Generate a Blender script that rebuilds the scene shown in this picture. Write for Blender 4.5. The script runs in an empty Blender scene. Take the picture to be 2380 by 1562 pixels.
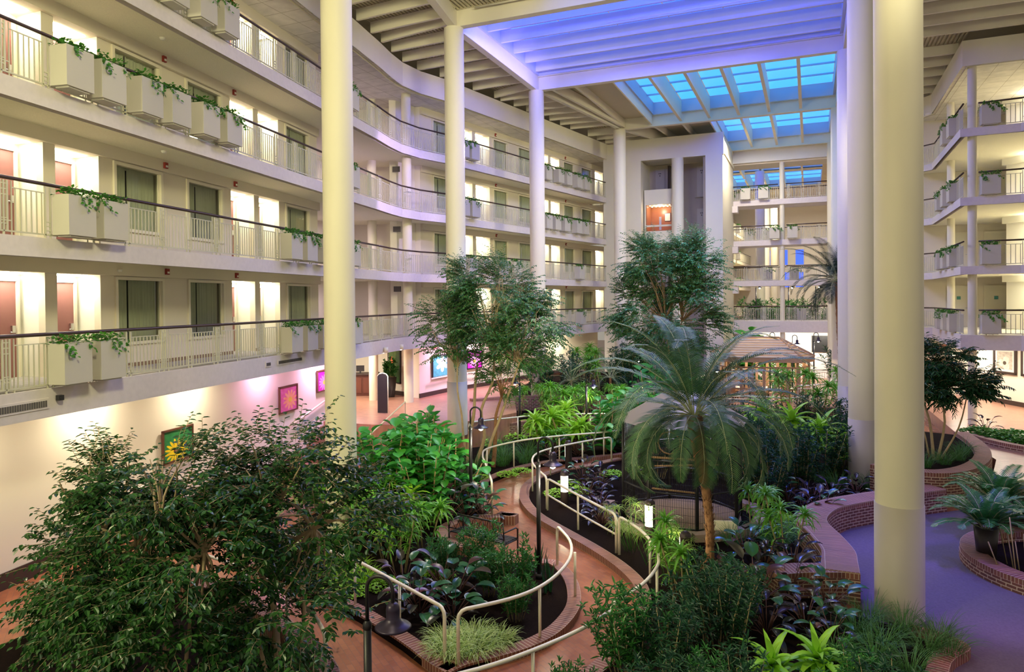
import bpy, math, random
from mathutils import Vector, Matrix, Euler
R=math.radians; sin=math.sin; cos=math.cos; PI=math.pi
C=bpy.context.scene; COL=C.collection
rnd=random.Random(7)
# ---------------------------------------------------------------- camera, world, exposure, large lights
EZ=5.85
def setup_camera():
    cd=bpy.data.cameras.new('camera'); co=bpy.data.objects.new('camera',cd); COL.objects.link(co)
    yaw,pit,rol=0.3983,0.010932,-0.0087536
    up=Vector((0,0,1)); fw0=Vector((-sin(yaw),cos(yaw),0)); rt=Vector((cos(yaw),sin(yaw),0))
    fw=fw0*cos(pit)-up*sin(pit); u2=up*cos(pit)+fw0*sin(pit)
    r3=rt*cos(rol)+u2*sin(rol); u3=u2*cos(rol)-rt*sin(rol)
    m=Matrix((r3,u3,-fw)).transposed().to_4x4(); m.translation=Vector((0,0,EZ)); co.matrix_world=m
    cd.sensor_width=36; cd.lens=1647.43/2380*36; cd.shift_y=-(781-717.06)/2380
    cd.clip_start=.1; cd.clip_end=300
    C.camera=co
setup_camera()
w=bpy.data.worlds.new('world'); C.world=w; w.use_nodes=True
w.node_tree.nodes['Background'].inputs[0].default_value=(.9,.82,.68,1)
w.node_tree.nodes['Background'].inputs[1].default_value=0.5
vs=C.view_settings; vs.view_transform="Standard"; vs.look="None"; vs.gamma=1; vs.use_curve_mapping=False; vs.exposure=-0.38
def light(kind,name,loc,target,power,color,size=.3,spot=60,blend=.6,sizey=None):
    d=bpy.data.lights.new(name,kind); d.energy=power; d.color=color
    if kind=='AREA':
        d.size=size
        if sizey: d.shape='RECTANGLE'; d.size_y=sizey
    elif kind=='SPOT': d.spot_size=R(spot); d.spot_blend=blend; d.shadow_soft_size=size
    else: d.shadow_soft_size=size
    o=bpy.data.objects.new(name,d); COL.objects.link(o); o.location=loc
    if target: o.rotation_euler=(Vector(target)-Vector(loc)).to_track_quat('-Z','Y').to_euler()
    return o
WARM=(1,.87,.62); SOFT=(1,.93,.78); BLUE=(.08,.16,1); VIO=(.45,.2,1); PINK=(1,.52,.9); GRN=(.95,1,.62)
# added downward fill lamps under the roof, with no fixtures
for (x,y,p) in ((-4.5,5,300),(-6,19.5,500),(-5,29,450),(-5,38,600),(-4,48,900),(-3,66,2600),(-3,80,2200)):
    light('AREA','roof_fill',(x,y,16.1),(x,y,0),p,WARM,1.6)
# added fill lamps brightening the columns and the left balconies
light('SPOT','gallery_fill',(-1.0,3.0,13.4),(-15,16,9.2),6500,(1,.94,.52),1.0,74,.5)
light('SPOT','gallery_fill',(3.2,8,13.6),(-15,31,8.6),7500,(1,.92,.55),1.0,50,.5)
light('SPOT','gallery_fill',(4.5,26,13.8),(-13,42,8),6000,(1,.92,.55),1.0,52,.5)
light('AREA','gallery_fill',(5.0,12,13.5),(1.5,30,6),170,(1,.9,.6),1.2)
light('AREA','gallery_fill',(-10.6,-3.5,9.5),(-11.5,16,7.5),1700,(1,.95,.52),2.6)
# blue light coming down from and washing the skylights
light('AREA','skylight_glow',(-5.6,29,16.9),(-5.6,29,0),900,(.2,.2,1),7)
light('AREA','skylight_glow',(-3.7,38.3,16.2),(-3.7,38,0),600,(.16,.38,1),6)
light('AREA','skylight_glow',(-3.7,19.5,16.9),(-3.7,19.5,0),420,(.25,.22,1),7)
for (x,y,wd,p) in ((-5.6,24.8,13,900),(-3.8,33.9,9,200),(-2.2,43.7,6,170),(-3.8,57.3,9,500)):
    light('AREA','skylight_wash',(x,y,16.7),(x,y+6,17.75),p,(.02,.05,1),wd,sizey=.25)
light('AREA','skylight_wash',(-11.6,29,16.3),(-12.9,29,16.8),140,(.3,.25,1),7,sizey=.3)
# coloured show lights fixed under the roof
light('SPOT','blue_spot',(-1.0,25.2,16.0),(-2.4,15.6,3.4),3200,(.12,.22,1),.15,30)
light('SPOT','blue_spot',(7.8,13.5,15.8),(2.7,16.6,0),9000,(.20,.10,1),.2,21)
light('SPOT','blue_spot',(7.8,15.5,15.8),(2.3,20.0,0),7000,(.20,.10,1),.2,20)
light('SPOT','blue_spot',(.2,24.2,15.8),(-.4,18.6,0),5200,BLUE,.2,34)
light('SPOT','blue_spot',(-4,24.7,16),(-10.6,23.5,6.2),4200,(.08,.3,1),.2,30)
light('SPOT','blue_spot',(-1,33,16),(-6.3,35,7.0),6500,(.06,.35,1),.2,32)
light('SPOT','blue_spot',(-6,5,15.8),(-7.8,8.3,3.6),1500,(.1,.2,1),.2,22)
light('SPOT','violet_spot',(8.0,9.5,15.5),(4.2,12.6,0),4200,(.8,.22,.8),.2,22)
light('SPOT','green_spot',(-6.5,24.0,15.8),(-9.6,16.5,1.0),4200,(.55,1,.25),.2,22)
light('SPOT','white_spot',(-6.0,14.0,15.9),(-5.4,12.2,0),2600,SOFT,.2,34)
light('SPOT','white_spot',(-3.0,24.2,15.9),(-3.6,15.5,0),2600,SOFT,.2,30)
light('SPOT','white_spot',(-6,33,15.9),(-8.4,25.5,0),5500,(.8,1,.5),.2,34)
light('SPOT','white_spot',(-6,5.5,15.9),(-8.0,7.8,1.5),700,GRN,.2,28)
light('SPOT','white_spot',(-1.2,6.0,15.9),(-.4,11.3,0),2600,GRN,.2,22)
light('SPOT','violet_spot',(-11.0,14.8,8.6),(-18.2,22.6,2.6),900,PINK,.12,40)
light('SPOT','violet_spot',(-10.9,24.6,9.5),(-16.9,33,2.4),900,(1,.5,.95),.12,46)
light('SPOT','violet_spot',(-10.9,25,12),(-20.5,27.5,9.5),1800,(.75,.55,1),.12,70)
# ---------------------------------------------------------------- helpers
class MB:
    def __init__(s): s.v=[]; s.f=[]; s.uv=[]; s.m=[]; s.sm=[]
    def add(s,vs,fs,uvs=None,mi=0,smooth=False):
        b=len(s.v); s.v.extend([tuple(p) for p in vs])
        for i,f in enumerate(fs):
            s.f.append(tuple(b+k for k in f)); s.m.append(mi); s.sm.append(smooth)
            if uvs: s.uv.append(uvs[i])
            else: s.uv.append(None)
    def box(s,x0,x1,y0,y1,z0,z1,mi=0):
        p=[(x0,y0,z0),(x1,y0,z0),(x1,y1,z0),(x0,y1,z0),(x0,y0,z1),(x1,y0,z1),(x1,y1,z1),(x0,y1,z1)]
        s.add(p,[(0,3,2,1),(4,5,6,7),(0,1,5,4),(1,2,6,5),(2,3,7,6),(3,0,4,7)],None,mi)
    def prism(s,poly,z0,z1,mi=0,top=True,bot=True):
        n=len(poly)
        area=sum(poly[i][0]*poly[(i+1)%n][1]-poly[(i+1)%n][0]*poly[i][1] for i in range(n))
        if area<0: poly=poly[::-1]
        p=[(a,b,z0) for a,b in poly]+[(a,b,z1) for a,b in poly]
        fs=[];uv=[];L=0
        for i in range(n):
            j=(i+1)%n; l=math.hypot(poly[j][0]-poly[i][0],poly[j][1]-poly[i][1])
            fs.append((i,j,n+j,n+i)); uv.append([(L,z0),(L+l,z0),(L+l,z1),(L,z1)]); L+=l
        if top: fs.append(tuple(range(n,2*n))); uv.append([(a,b) for a,b in poly])
        if bot: fs.append(tuple(reversed(range(n)))); uv.append([(a,b) for a,b in reversed(poly)])
        s.add(p,fs,uv,mi)
    def tube(s,pts,r,n=8,mi=0,cap=True,taper=None,smooth=True):
        pts=[Vector(p) for p in pts]; k=len(pts); ring=[]
        rs=[r]*k if not hasattr(r,'__len__') else r
        prev=None; vs=[]
        for i,p in enumerate(pts):
            t=(pts[min(i+1,k-1)]-pts[max(i-1,0)]); 
            if t.length<1e-9: t=Vector((0,0,1))
            t.normalize()
            a=prev-t*prev.dot(t) if prev is not None else (Vector((0,0,1)) if abs(t.z)<.9 else Vector((1,0,0))).cross(t)
            if a.length<1e-6: a=t.orthogonal()
            a.normalize(); b=t.cross(a); prev=a
            for q in range(n):
                g=2*PI*q/n; vs.append(p+(a*cos(g)+b*sin(g))*rs[i])
        fs=[]
        for i in range(k-1):
            for q in range(n):
                q2=(q+1)%n; fs.append((i*n+q,i*n+q2,(i+1)*n+q2,(i+1)*n+q))
        s.add(vs,fs,None,mi,smooth)
        if cap:
            b=len(s.v)-len(vs)
            s.f.append(tuple(b+q for q in reversed(range(n)))); s.m.append(mi); s.sm.append(False); s.uv.append(None)
            s.f.append(tuple(b+(k-1)*n+q for q in range(n))); s.m.append(mi); s.sm.append(False); s.uv.append(None)
    def lathe(s,prof,c=(0,0,0),n=24,mi=0,smooth=True):
        vs=[];fs=[];k=len(prof)
        for r,z in prof:
            for q in range(n):
                g=2*PI*q/n; vs.append((c[0]+r*cos(g),c[1]+r*sin(g),c[2]+z))
        for i in range(k-1):
            for q in range(n):
                q2=(q+1)%n; fs.append((i*n+q,i*n+q2,(i+1)*n+q2,(i+1)*n+q))
        s.add(vs,fs,None,mi,smooth)
    def strip(s,L,Rr,za,zb,zt0=None,mi=0,closed=False):
        # wall between two plan polylines L and Rr (same count), from za to zb, UV along the length
        n=len(L); vs=[];d=0;D=[0]
        for i in range(1,n):
            d+=math.hypot(L[i][0]-L[i-1][0],L[i][1]-L[i-1][1]); D.append(d)
        W=math.hypot(L[0][0]-Rr[0][0],L[0][1]-Rr[0][1])
        for i in range(n):
            vs+= [(L[i][0],L[i][1],za),(L[i][0],L[i][1],zb),(Rr[i][0],Rr[i][1],zb),(Rr[i][0],Rr[i][1],za)]
        fs=[];uv=[];ms=[]
        for i in range(n-1):
            a=4*i;b=4*(i+1)
            fs.append((a,b,b+1,a+1)); uv.append([(D[i],za),(D[i+1],za),(D[i+1],zb),(D[i],zb)]); ms.append(mi)
            fs.append((a+1,b+1,b+2,a+2)); uv.append([(D[i],0),(D[i+1],0),(D[i+1],W),(D[i],W)]); ms.append(mi+1 if zt0 else mi)
            fs.append((a+2,b+2,b+3,a+3)); uv.append([(D[i],zb),(D[i+1],zb),(D[i+1],za),(D[i],za)]); ms.append(mi)
        e=4*(n-1)
        fs.append((0,1,2,3)); uv.append([(0,za),(0,zb),(W,zb),(W,za)]); ms.append(mi)
        fs.append((e,e+3,e+2,e+1)); uv.append([(0,za),(W,za),(W,zb),(0,zb)]); ms.append(mi)
        b0=len(s.v); s.v.extend(vs)
        for f,u,m_ in zip(fs,uv,ms): s.f.append(tuple(b0+k for k in f)); s.uv.append(u); s.m.append(m_); s.sm.append(False)
    def mesh(s,name,mats):
        me=bpy.data.meshes.new(name); me.from_pydata(s.v,[],s.f)
        for m in (mats if isinstance(mats,(list,tuple)) else [mats]): me.materials.append(m)
        me.polygons.foreach_set('material_index',s.m); me.polygons.foreach_set('use_smooth',s.sm)
        if any(u is not None for u in s.uv):
            ul=me.uv_layers.new(name='UVMap'); i=0; d=[]
            for f,u in zip(s.f,s.uv):
                if u is None: d.extend([0.0]*(2*len(f)))
                else:
                    for a in u: d.extend(a)
            ul.data.foreach_set('uv',d)
        me.update(); return me
    def build(s,name,mats,parent=None):
        o=bpy.data.objects.new(name,s.mesh(name,mats)); COL.objects.link(o)
        if parent is not None: o.parent=parent
        return o
def tag(o,label,cat=None,group=None,kind=None):
    if label: o['label']=label
    if cat: o['category']=cat
    if group: o['group']=group
    if kind: o['kind']=kind
    return o
def thing(name,label,cat,loc=(0,0,0),rz=0,group=None,scale=1):
    o=bpy.data.objects.new(name,None); COL.objects.link(o); o.location=loc; o.rotation_euler=(0,0,rz); o.empty_display_size=.1
    if scale!=1: o.scale=(scale,)*3 if not hasattr(scale,'__len__') else scale
    return tag(o,label,cat,group)
def part(name,me,parent,loc=None,rz=None):
    o=bpy.data.objects.new(name,me); COL.objects.link(o); o.parent=parent
    if loc: o.location=loc
    if rz is not None: o.rotation_euler=(0,0,rz)
    return o
def place(protos,name,label,cat,loc,rz=0,scale=1,group=None):
    # protos: list of (part_name, mesh)
    t=thing(name,label,cat,loc,rz,group,scale)
    for n,me in protos: part(n,me,t)
    return t
def struct(name,mb,m,label=None,cat=None):
    o=mb.build(name,m); o['kind']='structure'
    tag(o,label,cat); return o
# ---------------------------------------------------------------- materials
def nodes(name):
    m=bpy.data.materials.new(name); m.use_nodes=True; nt=m.node_tree; return m,nt,nt.nodes['Principled BSDF']
def mat(name,col,rough=.6,metal=0,spec=.5,noise=None,bump=0,bscale=60):
    m,nt,b=nodes(name); b.inputs['Base Color'].default_value=(*col,1); b.inputs['Roughness'].default_value=rough
    b.inputs['Metallic'].default_value=metal; b.inputs['Specular IOR Level'].default_value=spec
    if noise:
        sc,amt=noise; tc=nt.nodes.new('ShaderNodeTexCoord'); n=nt.nodes.new('ShaderNodeTexNoise'); n.inputs['Scale'].default_value=sc; n.inputs['Detail'].default_value=5
        nt.links.new(tc.outputs['Object'],n.inputs['Vector']); mx=nt.nodes.new('ShaderNodeMix'); mx.data_type='RGBA'
        mx.inputs['A'].default_value=(*[c*(1-amt) for c in col],1); mx.inputs['B'].default_value=(*[min(1,c*(1+amt)) for c in col],1)
        nt.links.new(n.outputs['Fac'],mx.inputs['Factor']); nt.links.new(mx.outputs['Result'],b.inputs['Base Color'])
    if bump:
        tc=nt.nodes.new('ShaderNodeTexCoord'); n=nt.nodes.new('ShaderNodeTexNoise'); n.inputs['Scale'].default_value=bscale; n.inputs['Detail'].default_value=3
        nt.links.new(tc.outputs['Object'],n.inputs['Vector']); bp=nt.nodes.new('ShaderNodeBump'); bp.inputs['Strength'].default_value=bump
        nt.links.new(n.outputs['Fac'],bp.inputs['Height']); nt.links.new(bp.outputs['Normal'],b.inputs['Normal'])
    return m
def emis(name,col,strength,base=(.8,.8,.8)):
    m,nt,b=nodes(name); b.inputs['Base Color'].default_value=(*base,1); b.inputs['Emission Color'].default_value=(*col,1); b.inputs['Emission Strength'].default_value=strength
    return m
def brick(name,c1,c2,mortar,bw,bh,ms=.008,uv=True,rough=.7,bias=0,offset=.5,rot=0):
    m,nt,b=nodes(name); t=nt.nodes.new('ShaderNodeTexBrick'); tc=nt.nodes.new('ShaderNodeTexCoord'); mp=nt.nodes.new('ShaderNodeMapping')
    mp.inputs['Rotation'].default_value=(0,0,rot)
    nt.links.new(tc.outputs['UV' if uv else 'Object'],mp.inputs['Vector']); nt.links.new(mp.outputs['Vector'],t.inputs['Vector'])
    t.inputs['Scale'].default_value=1; t.inputs['Brick Width'].default_value=bw; t.inputs['Row Height'].default_value=bh; t.inputs['Mortar Size'].default_value=ms
    t.inputs['Color1'].default_value=(*c1,1); t.inputs['Color2'].default_value=(*c2,1); t.inputs['Mortar'].default_value=(*mortar,1); t.offset=offset
    t.inputs['Mortar Smooth'].default_value=.1
    n=nt.nodes.new('ShaderNodeTexNoise'); n.inputs['Scale'].default_value=2.5; n.inputs['Detail'].default_value=4; nt.links.new(tc.outputs['Object'],n.inputs['Vector'])
    mx=nt.nodes.new('ShaderNodeMix'); mx.data_type='RGBA'; mx.blend_type='MULTIPLY'; mx.inputs['Factor'].default_value=.45
    nt.links.new(t.outputs['Color'],mx.inputs['A']); nt.links.new(n.outputs['Color'],mx.inputs['B']); 
    g=nt.nodes.new('ShaderNodeHueSaturation'); g.inputs['Saturation'].default_value=1.0; g.inputs['Value'].default_value=1.25
    mr=nt.nodes.new('ShaderNodeMix'); mr.data_type='RGBA'; mr.blend_type='MULTIPLY'; mr.inputs['Factor'].default_value=.4
    nt.links.new(t.outputs['Color'],mr.inputs['A']); nt.links.new(n.outputs['Fac'],mr.inputs['B']); nt.links.new(mr.outputs['Result'],g.inputs['Color']); nt.links.new(g.outputs['Color'],b.inputs['Base Color'])
    nt.nodes.remove(mx)
    b.inputs['Roughness'].default_value=rough
    bp=nt.nodes.new('ShaderNodeBump'); bp.inputs['Strength'].default_value=.25; bp.inputs['Distance'].default_value=.01; bp.invert=True
    nt.links.new(t.outputs['Fac'],bp.inputs['Height']); nt.links.new(bp.outputs['Normal'],b.inputs['Normal'])
    return m
def leafmat(name,c1,c2,rough=.42,sub=.0,trans=.25):
    m,nt,b=nodes(name); g=nt.nodes.new('ShaderNodeNewGeometry'); mx=nt.nodes.new('ShaderNodeMix'); mx.data_type='RGBA'
    mx.inputs['A'].default_value=(*c1,1); mx.inputs['B'].default_value=(*c2,1); nt.links.new(g.outputs['Random Per Island'],mx.inputs['Factor'])
    nt.links.new(mx.outputs['Result'],b.inputs['Base Color']); b.inputs['Roughness'].default_value=rough; b.inputs['Specular IOR Level'].default_value=.5
    if trans:
        tr=nt.nodes.new('ShaderNodeBsdfTranslucent'); nt.links.new(mx.outputs['Result'],tr.inputs['Color']); ms=nt.nodes.new('ShaderNodeMixShader'); ms.inputs[0].default_value=trans
        nt.links.new(b.outputs[0],ms.inputs[1]); nt.links.new(tr.outputs[0],ms.inputs[2]); nt.links.new(ms.outputs[0],nt.nodes['Material Output'].inputs['Surface'])
    return m
def glassmat():
    m,nt,b=nodes('window_glass'); nt.nodes.remove(b); t=nt.nodes.new('ShaderNodeBsdfTransparent'); t.inputs[0].default_value=(.82,.86,.82,1)
    g=nt.nodes.new('ShaderNodeBsdfGlossy'); g.inputs['Roughness'].default_value=.02; fr=nt.nodes.new('ShaderNodeLayerWeight'); fr.inputs[0].default_value=.22
    ms=nt.nodes.new('ShaderNodeMixShader'); nt.links.new(fr.outputs[0],ms.inputs[0]); nt.links.new(t.outputs[0],ms.inputs[1]); nt.links.new(g.outputs[0],ms.inputs[2])
    nt.links.new(ms.outputs[0],nt.nodes['Material Output'].inputs['Surface']); return m
def tiles(name,c,line,w,h,uv=False):
    m=brick(name,c,c,line,w,h,.012,uv,.8,offset=0); return m
M={}
M['cream']=mat('cream_paint',(.76,.71,.55),.55,noise=(1.5,.03))
M['wall']=mat('beige_wall_paint',(.74,.67,.53),.8,noise=(2,.03))
M['white']=mat('white_wall_paint',(.86,.83,.74),.75,noise=(2,.02))
M['lobby']=mat('lobby_wall_paint',(.84,.78,.66),.75,noise=(1,.03))
M['stipple']=mat('stippled_plaster',(.88,.83,.64),.95,noise=(35,.12),bump=.5,bscale=90)
M['fascia']=mat('slab_edge_plaster',(.68,.62,.60),.9,noise=(8,.10),bump=.15)
M['steel']=mat('cream_painted_steel',(.78,.73,.60),.5,noise=(2,.04))
M['deck']=mat('roof_deck_paint',(.60,.54,.40),.7,noise=(2,.05))
M['rail']=mat('railing_paint',(.58,.56,.43),.45)
M['wood']=mat('dark_handrail_wood',(.045,.022,.018),.35)
M['carpet']=mat('corridor_carpet',(.42,.39,.34),.95,noise=(14,.5))
M['walk']=mat('walkway_carpet',(.12,.10,.12),.95,noise=(26,.3),bump=.3,bscale=220)
M['plwhite']=mat('planter_box_paint',(.52,.49,.42),.6,noise=(3,.03))
M['niche']=mat('niche_white_paint',(.9,.87,.76),.8)
M['door']=mat('mauve_door',(.26,.10,.09),.5,noise=(9,.06))
M['salmon']=mat('salmon_door',(.62,.30,.18),.5)
M['frame']=mat('window_frame_paint',(.78,.72,.56),.5)
M['curtain']=mat('curtain_fabric',(.60,.60,.44),.95,noise=(3,.12))
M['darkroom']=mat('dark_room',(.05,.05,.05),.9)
M['glass']=glassmat()
M['metal']=mat('brushed_metal',(.6,.6,.58),.3,1)
M['red']=mat('red_alarm_plastic',(.30,.03,.02),.5)
M['sign']=mat('teal_door_sign',(.08,.32,.27),.5)
M['black']=mat('black_metal',(.025,.024,.028),.38,.2)
M['bronze']=mat('dark_bronze_paint',(.05,.035,.035),.4,.3)
M['path']=brick('terracotta_paver',(.37,.135,.065),(.29,.10,.05),(.25,.11,.07),.21,.105,.005,False,.27,rot=R(38))
M['path2']=brick('lobby_paver',(.46,.23,.15),(.38,.18,.12),(.34,.2,.14),.21,.105,.005,False,.3,rot=R(10))
M['kerb']=brick('brick_kerb',(.24,.088,.06),(.18,.065,.048),(.46,.34,.25),.075,.6,.008,True,.7,offset=0)
M['bwall']=brick('brick_wall',(.19,.07,.05),(.13,.05,.04),(.55,.42,.30),.215,.075,.010,True,.75)
M['soil']=mat('dark_mulch',(.010,.006,.005),1,spec=.05,noise=(40,.8),bump=1,bscale=60)
M['gravel']=mat('tan_gravel',(.30,.20,.12),.95,noise=(60,.6),bump=.8,bscale=80)
M['stone']=mat('tan_block',(.42,.30,.24),.9,noise=(6,.15))
M['bark']=mat('ficus_bark',(.42,.26,.13),.8,noise=(9,.3),bump=.4,bscale=20)
M['bark2']=mat('pale_ficus_bark',(.50,.38,.22),.8,noise=(9,.25),bump=.3,bscale=20)
M['cane']=mat('plant_cane',(.42,.33,.17),.8,noise=(9,.2))
M['stemdark']=mat('dark_plant_stem',(.12,.05,.04),.6)
M['palmtrunk']=mat('palm_trunk_fibre',(.30,.15,.07),.9,noise=(14,.5),bump=.8,bscale=30)
M['rachis']=mat('palm_rachis',(.38,.42,.22),.5)
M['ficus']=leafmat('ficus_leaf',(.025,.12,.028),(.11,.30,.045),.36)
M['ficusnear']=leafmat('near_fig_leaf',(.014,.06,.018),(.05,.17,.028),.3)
M['ficusblue']=leafmat('weeping_fig_leaf',(.03,.14,.06),(.11,.30,.08),.38)
M['fiddle']=leafmat('fiddle_leaf',(.04,.27,.05),(.11,.48,.06),.38)
M['lime']=leafmat('lime_leaf',(.26,.60,.03),(.42,.72,.06),.45)
M['drac']=leafmat('dracaena_leaf',(.10,.36,.03),(.24,.55,.05),.4)
M['shrub']=leafmat('glossy_shrub_leaf',(.025,.13,.03),(.06,.26,.045),.3)
M['dark']=leafmat('dark_shrub_leaf',(.012,.06,.03),(.03,.12,.04),.35)
M['philo']=leafmat('philodendron_leaf',(.02,.10,.045),(.045,.17,.06),.25,trans=.1)
M['burg']=leafmat('burgundy_leaf',(.10,.022,.022),(.03,.05,.03),.28,trans=.1)
M['purple']=leafmat('purple_black_leaf',(.035,.015,.03),(.02,.035,.03),.25,trans=.05)
M['grass']=leafmat('lily_turf',(.04,.16,.03),(.10,.26,.05),.5)
M['grasslt']=leafmat('variegated_grass',(.35,.55,.12),(.62,.72,.30),.5)
M['umbrella']=leafmat('umbrella_grass',(.22,.42,.05),(.42,.58,.14),.45)
M['palm']=leafmat('palm_leaflet',(.03,.10,.035),(.07,.17,.05),.55,trans=.12)
M['cocopalm']=leafmat('dark_palm_leaflet',(.006,.018,.014),(.014,.04,.018),.6)
M['ivy']=leafmat('ivy_leaf',(.035,.17,.02),(.09,.30,.03),.4)
M['lampwhite']=emis('lit_lens',(1,.93,.75),26)
M['bollardlens']=emis('bollard_lens',(1,.92,.62),9)
M['nichelight']=emis('niche_light_panel',(1,.97,.76),36)
M['bell']=mat('bell_shade',(.04,.03,.06),.35,.4)
M['gwood']=mat('gazebo_wood',(.42,.26,.15),.55,noise=(6,.12))
M['groof']=mat('gazebo_roof',(.50,.36,.24),.6,noise=(6,.1))
M['carwood']=mat('lift_cherry_panel',(.36,.13,.055),.3,noise=(4,.15))
M['shaft']=mat('lift_shaft_grey',(.40,.34,.27),.7,noise=(2,.1))
M['shaftdark']=mat('lift_shaft_dark',(.13,.09,.065),.7)
M['pot']=mat('dark_pot',(.03,.022,.022),.4)
M['vent']=mat('vent_grille',(.10,.09,.09),.6)
M['tile']=tiles('ceiling_tile',(.84,.80,.72),(.5,.45,.36),.9,.9)
M['base']=mat('dark_baseboard',(.05,.03,.025),.5)
M['tanbase']=mat('brown_baseboard',(.26,.17,.10),.6)
# ---------------------------------------------------------------- facade geometry
L2=4.257; F=2.8616
LZ={n:L2+(n-2)*F for n in (2,3,4,5,6)}
class Seg:
    def __init__(s,a,b):
        s.a=a;s.b=b; k=math.hypot(1,b); s.t=Vector((b/k,1/k)); s.n=Vector((1/k,-b/k)); s.ang=math.atan2(s.t.y,s.t.x)
    def p(s,y,off=0):   # y measured on the edge line as seen, off behind the edge
        q=Vector((s.a+s.b*y,y))-s.n*off; 
        dy=y-q.y; q=q+s.t*(dy/s.t.y)
        return (q.x,q.y)
A=Seg(-11.777,-.1818); B=Seg(-21.893,.1917)
EDGE=[A.p(y) for y in (-6,2,8,14,20,24.6)]+[(-16.55,26.0),(-16.72,27.2),(-16.6,28.6)]+[B.p(y) for y in (30.2,34,38,42,46,48.2)]
def offline(pts,d):
    out=[]
    for i,p in enumerate(pts):
        a=Vector(pts[max(i-1,0)]); b=Vector(pts[min(i+1,len(pts)-1)]); t=(b-a).normalized(); n=Vector((t.y,-t.x))
        out.append((p[0]+n.x*d,p[1]+n.y*d))
    return out
ENAME={2:'second',3:'third',4:'fourth',5:'top'}
# ---------------------------------------------------------------- floors
fl=MB(); fl.prism([(-30,-8),(14,-8),(14,100),(-30,100)],-.3,0); struct('floor',fl,M['path'],'terracotta brick paved garden floor of the atrium','floor')
fl=MB(); fl.prism([(-22.5,22.9),(-15.45,22.9),(-13.9,23.4),(-12.0,25.2),(-11.4,27.5),(-12.6,30.2),(-14.6,34.5),(-15.6,47),(-22.5,47)],.001,1.15)
struct('floor',fl,M['path2'],'raised brick paved lobby floor under the left balconies','floor')
fl=MB(); fl.prism([(4.9,24.6),(5.6,27.5),(5.3,31),(5,46),(14,46),(14,24.6)],.001,.5); struct('floor',fl,M['path2'],'wood coloured lobby floor on the right','floor')
WALK=[(.9,4),(1.7,11.5),(2.0,12.7),(2.35,13.5),(1.9,13.9),(.86,14.2),(.85,14.9),(.83,16.2),(.55,17.2),(.3,18.3),(.47,18.9),(.94,19.8),(1.51,20.4),(2.8,21.7),(3.7,22.5),(4.4,23.2),(5.0,24.7),(13,24.7),(13,4)]
fl=MB(); fl.prism(WALK,.001,.02); struct('floor',fl,M['walk'],'carpeted walkway curving around the right planters','floor')
def smooth(pts,n=5,closed=False):
    P=[Vector(p) for p in pts]; out=[]; k=len(P)
    for i in range(k if closed else k-1):
        g=lambda j:P[j%k] if closed else P[max(0,min(k-1,j))]
        p0,p1,p2,p3=g(i-1),g(i),g(i+1),g(i+2)
        for q in range(n):
            t=q/n; out.append(tuple(.5*((2*p1)+(-p0+p2)*t+(2*p0-5*p1+4*p2-p3)*t*t+(-p0+3*p1-3*p2+p3)*t**3)))
    if not closed: out.append(tuple(P[-1]))
    return out
# ---------------------------------------------------------------- slabs of the left gallery
for n in (2,3,4,5):
    z=LZ[n]; mb=MB(); back=[(-24,48.2),(-24,-6)]
    mb.prism(EDGE+back,z-.25,z-.015); struct('floor',mb,M['stipple'],'%s floor slab of the left gallery with stippled underside'%ENAME[n],'floor')
    mb=MB(); mb.prism(offline(EDGE,-.1)+back,z-.014,z); struct('floor',mb,M['carpet'],'patterned corridor carpet on the %s floor left gallery'%ENAME[n],'floor')
    mb=MB(); d=.55 if n==2 else .37; mb.strip(offline(EDGE,.03),offline(EDGE,-.16),z-d,z); struct('trim_%d'%n,mb,M['fascia'],'pale plaster edge of the %s floor gallery slab'%ENAME[n],'slab edge')
# top ceiling of the left gallery
mb=MB(); mb.prism(EDGE+[(-24,48.2),(-24,-6)],15.5,15.6); struct('ceiling',mb,M['tile'],'white tiled ceiling above the top left gallery','ceiling')
mb=MB(); mb.strip(offline(EDGE,.12),offline(EDGE,-.12),15.42,16.45); struct('trim_6',mb,M['steel'],'deep cream roof edge beam following the left gallery','beam')
# ---------------------------------------------------------------- wall openings
OPA=[(1.2,2.4,'n'),(2.7,3.9,'n'),(4.3,5.85,'w'),(7.1,8.6,'w'),(9.16,10.38,'n'),(10.69,11.91,'n'),(12.42,13.97,'w'),(15.09,16.61,'w'),(17.1,18.34,'n'),(18.63,19.85,'n'),(20.33,21.9,'w')]
OPB=[(31.75,33.3,'w'),(33.75,35.0,'n'),(35.3,36.6,'n'),(36.97,38.35,'w'),(39.55,41.0,'w'),(42.3,43.0,'n'),(43.3,44.4,'n'),(44.95,46.3,'w'),(47.4,48.9,'w'),(49.45,50.7,'n')]
def quad(seg,y0,y1,o0,o1): return [seg.p(y0,o0),seg.p(y1,o0),seg.p(y1,o1),seg.p(y0,o1)]
dn=[0]; wn=[0]
DOORW=.92
def door_mesh():
    d=MB(); d.box(0,DOORW,-.02,.03,0,2.12); return d.mesh('door_leaf',M['door'])
DM=door_mesh()
fm=MB(); 
for b in ((-.07,0),(DOORW,DOORW+.07)): fm.box(b[0],b[1],-.06,.05,0,2.19)
fm.box(0,DOORW,-.06,.05,2.12,2.19); FM=fm.mesh('door_frame',M['frame'])
hm=MB(); hm.box(DOORW-.13,DOORW-.05,-.07,-.02,.98,1.14); hm.tube([(DOORW-.09,-.09,1.0),(DOORW-.2,-.09,1.0)],.012,6); hm.tube([(DOORW-.09,-.02,1.0),(DOORW-.09,-.09,1.0)],.012,6); HM=hm.mesh('lever_handle',M['metal'])
sm=MB(); sm.box(.12,.28,-.035,-.02,1.52,1.68); SM=sm.mesh('number_plate',M['sign'])
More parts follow.
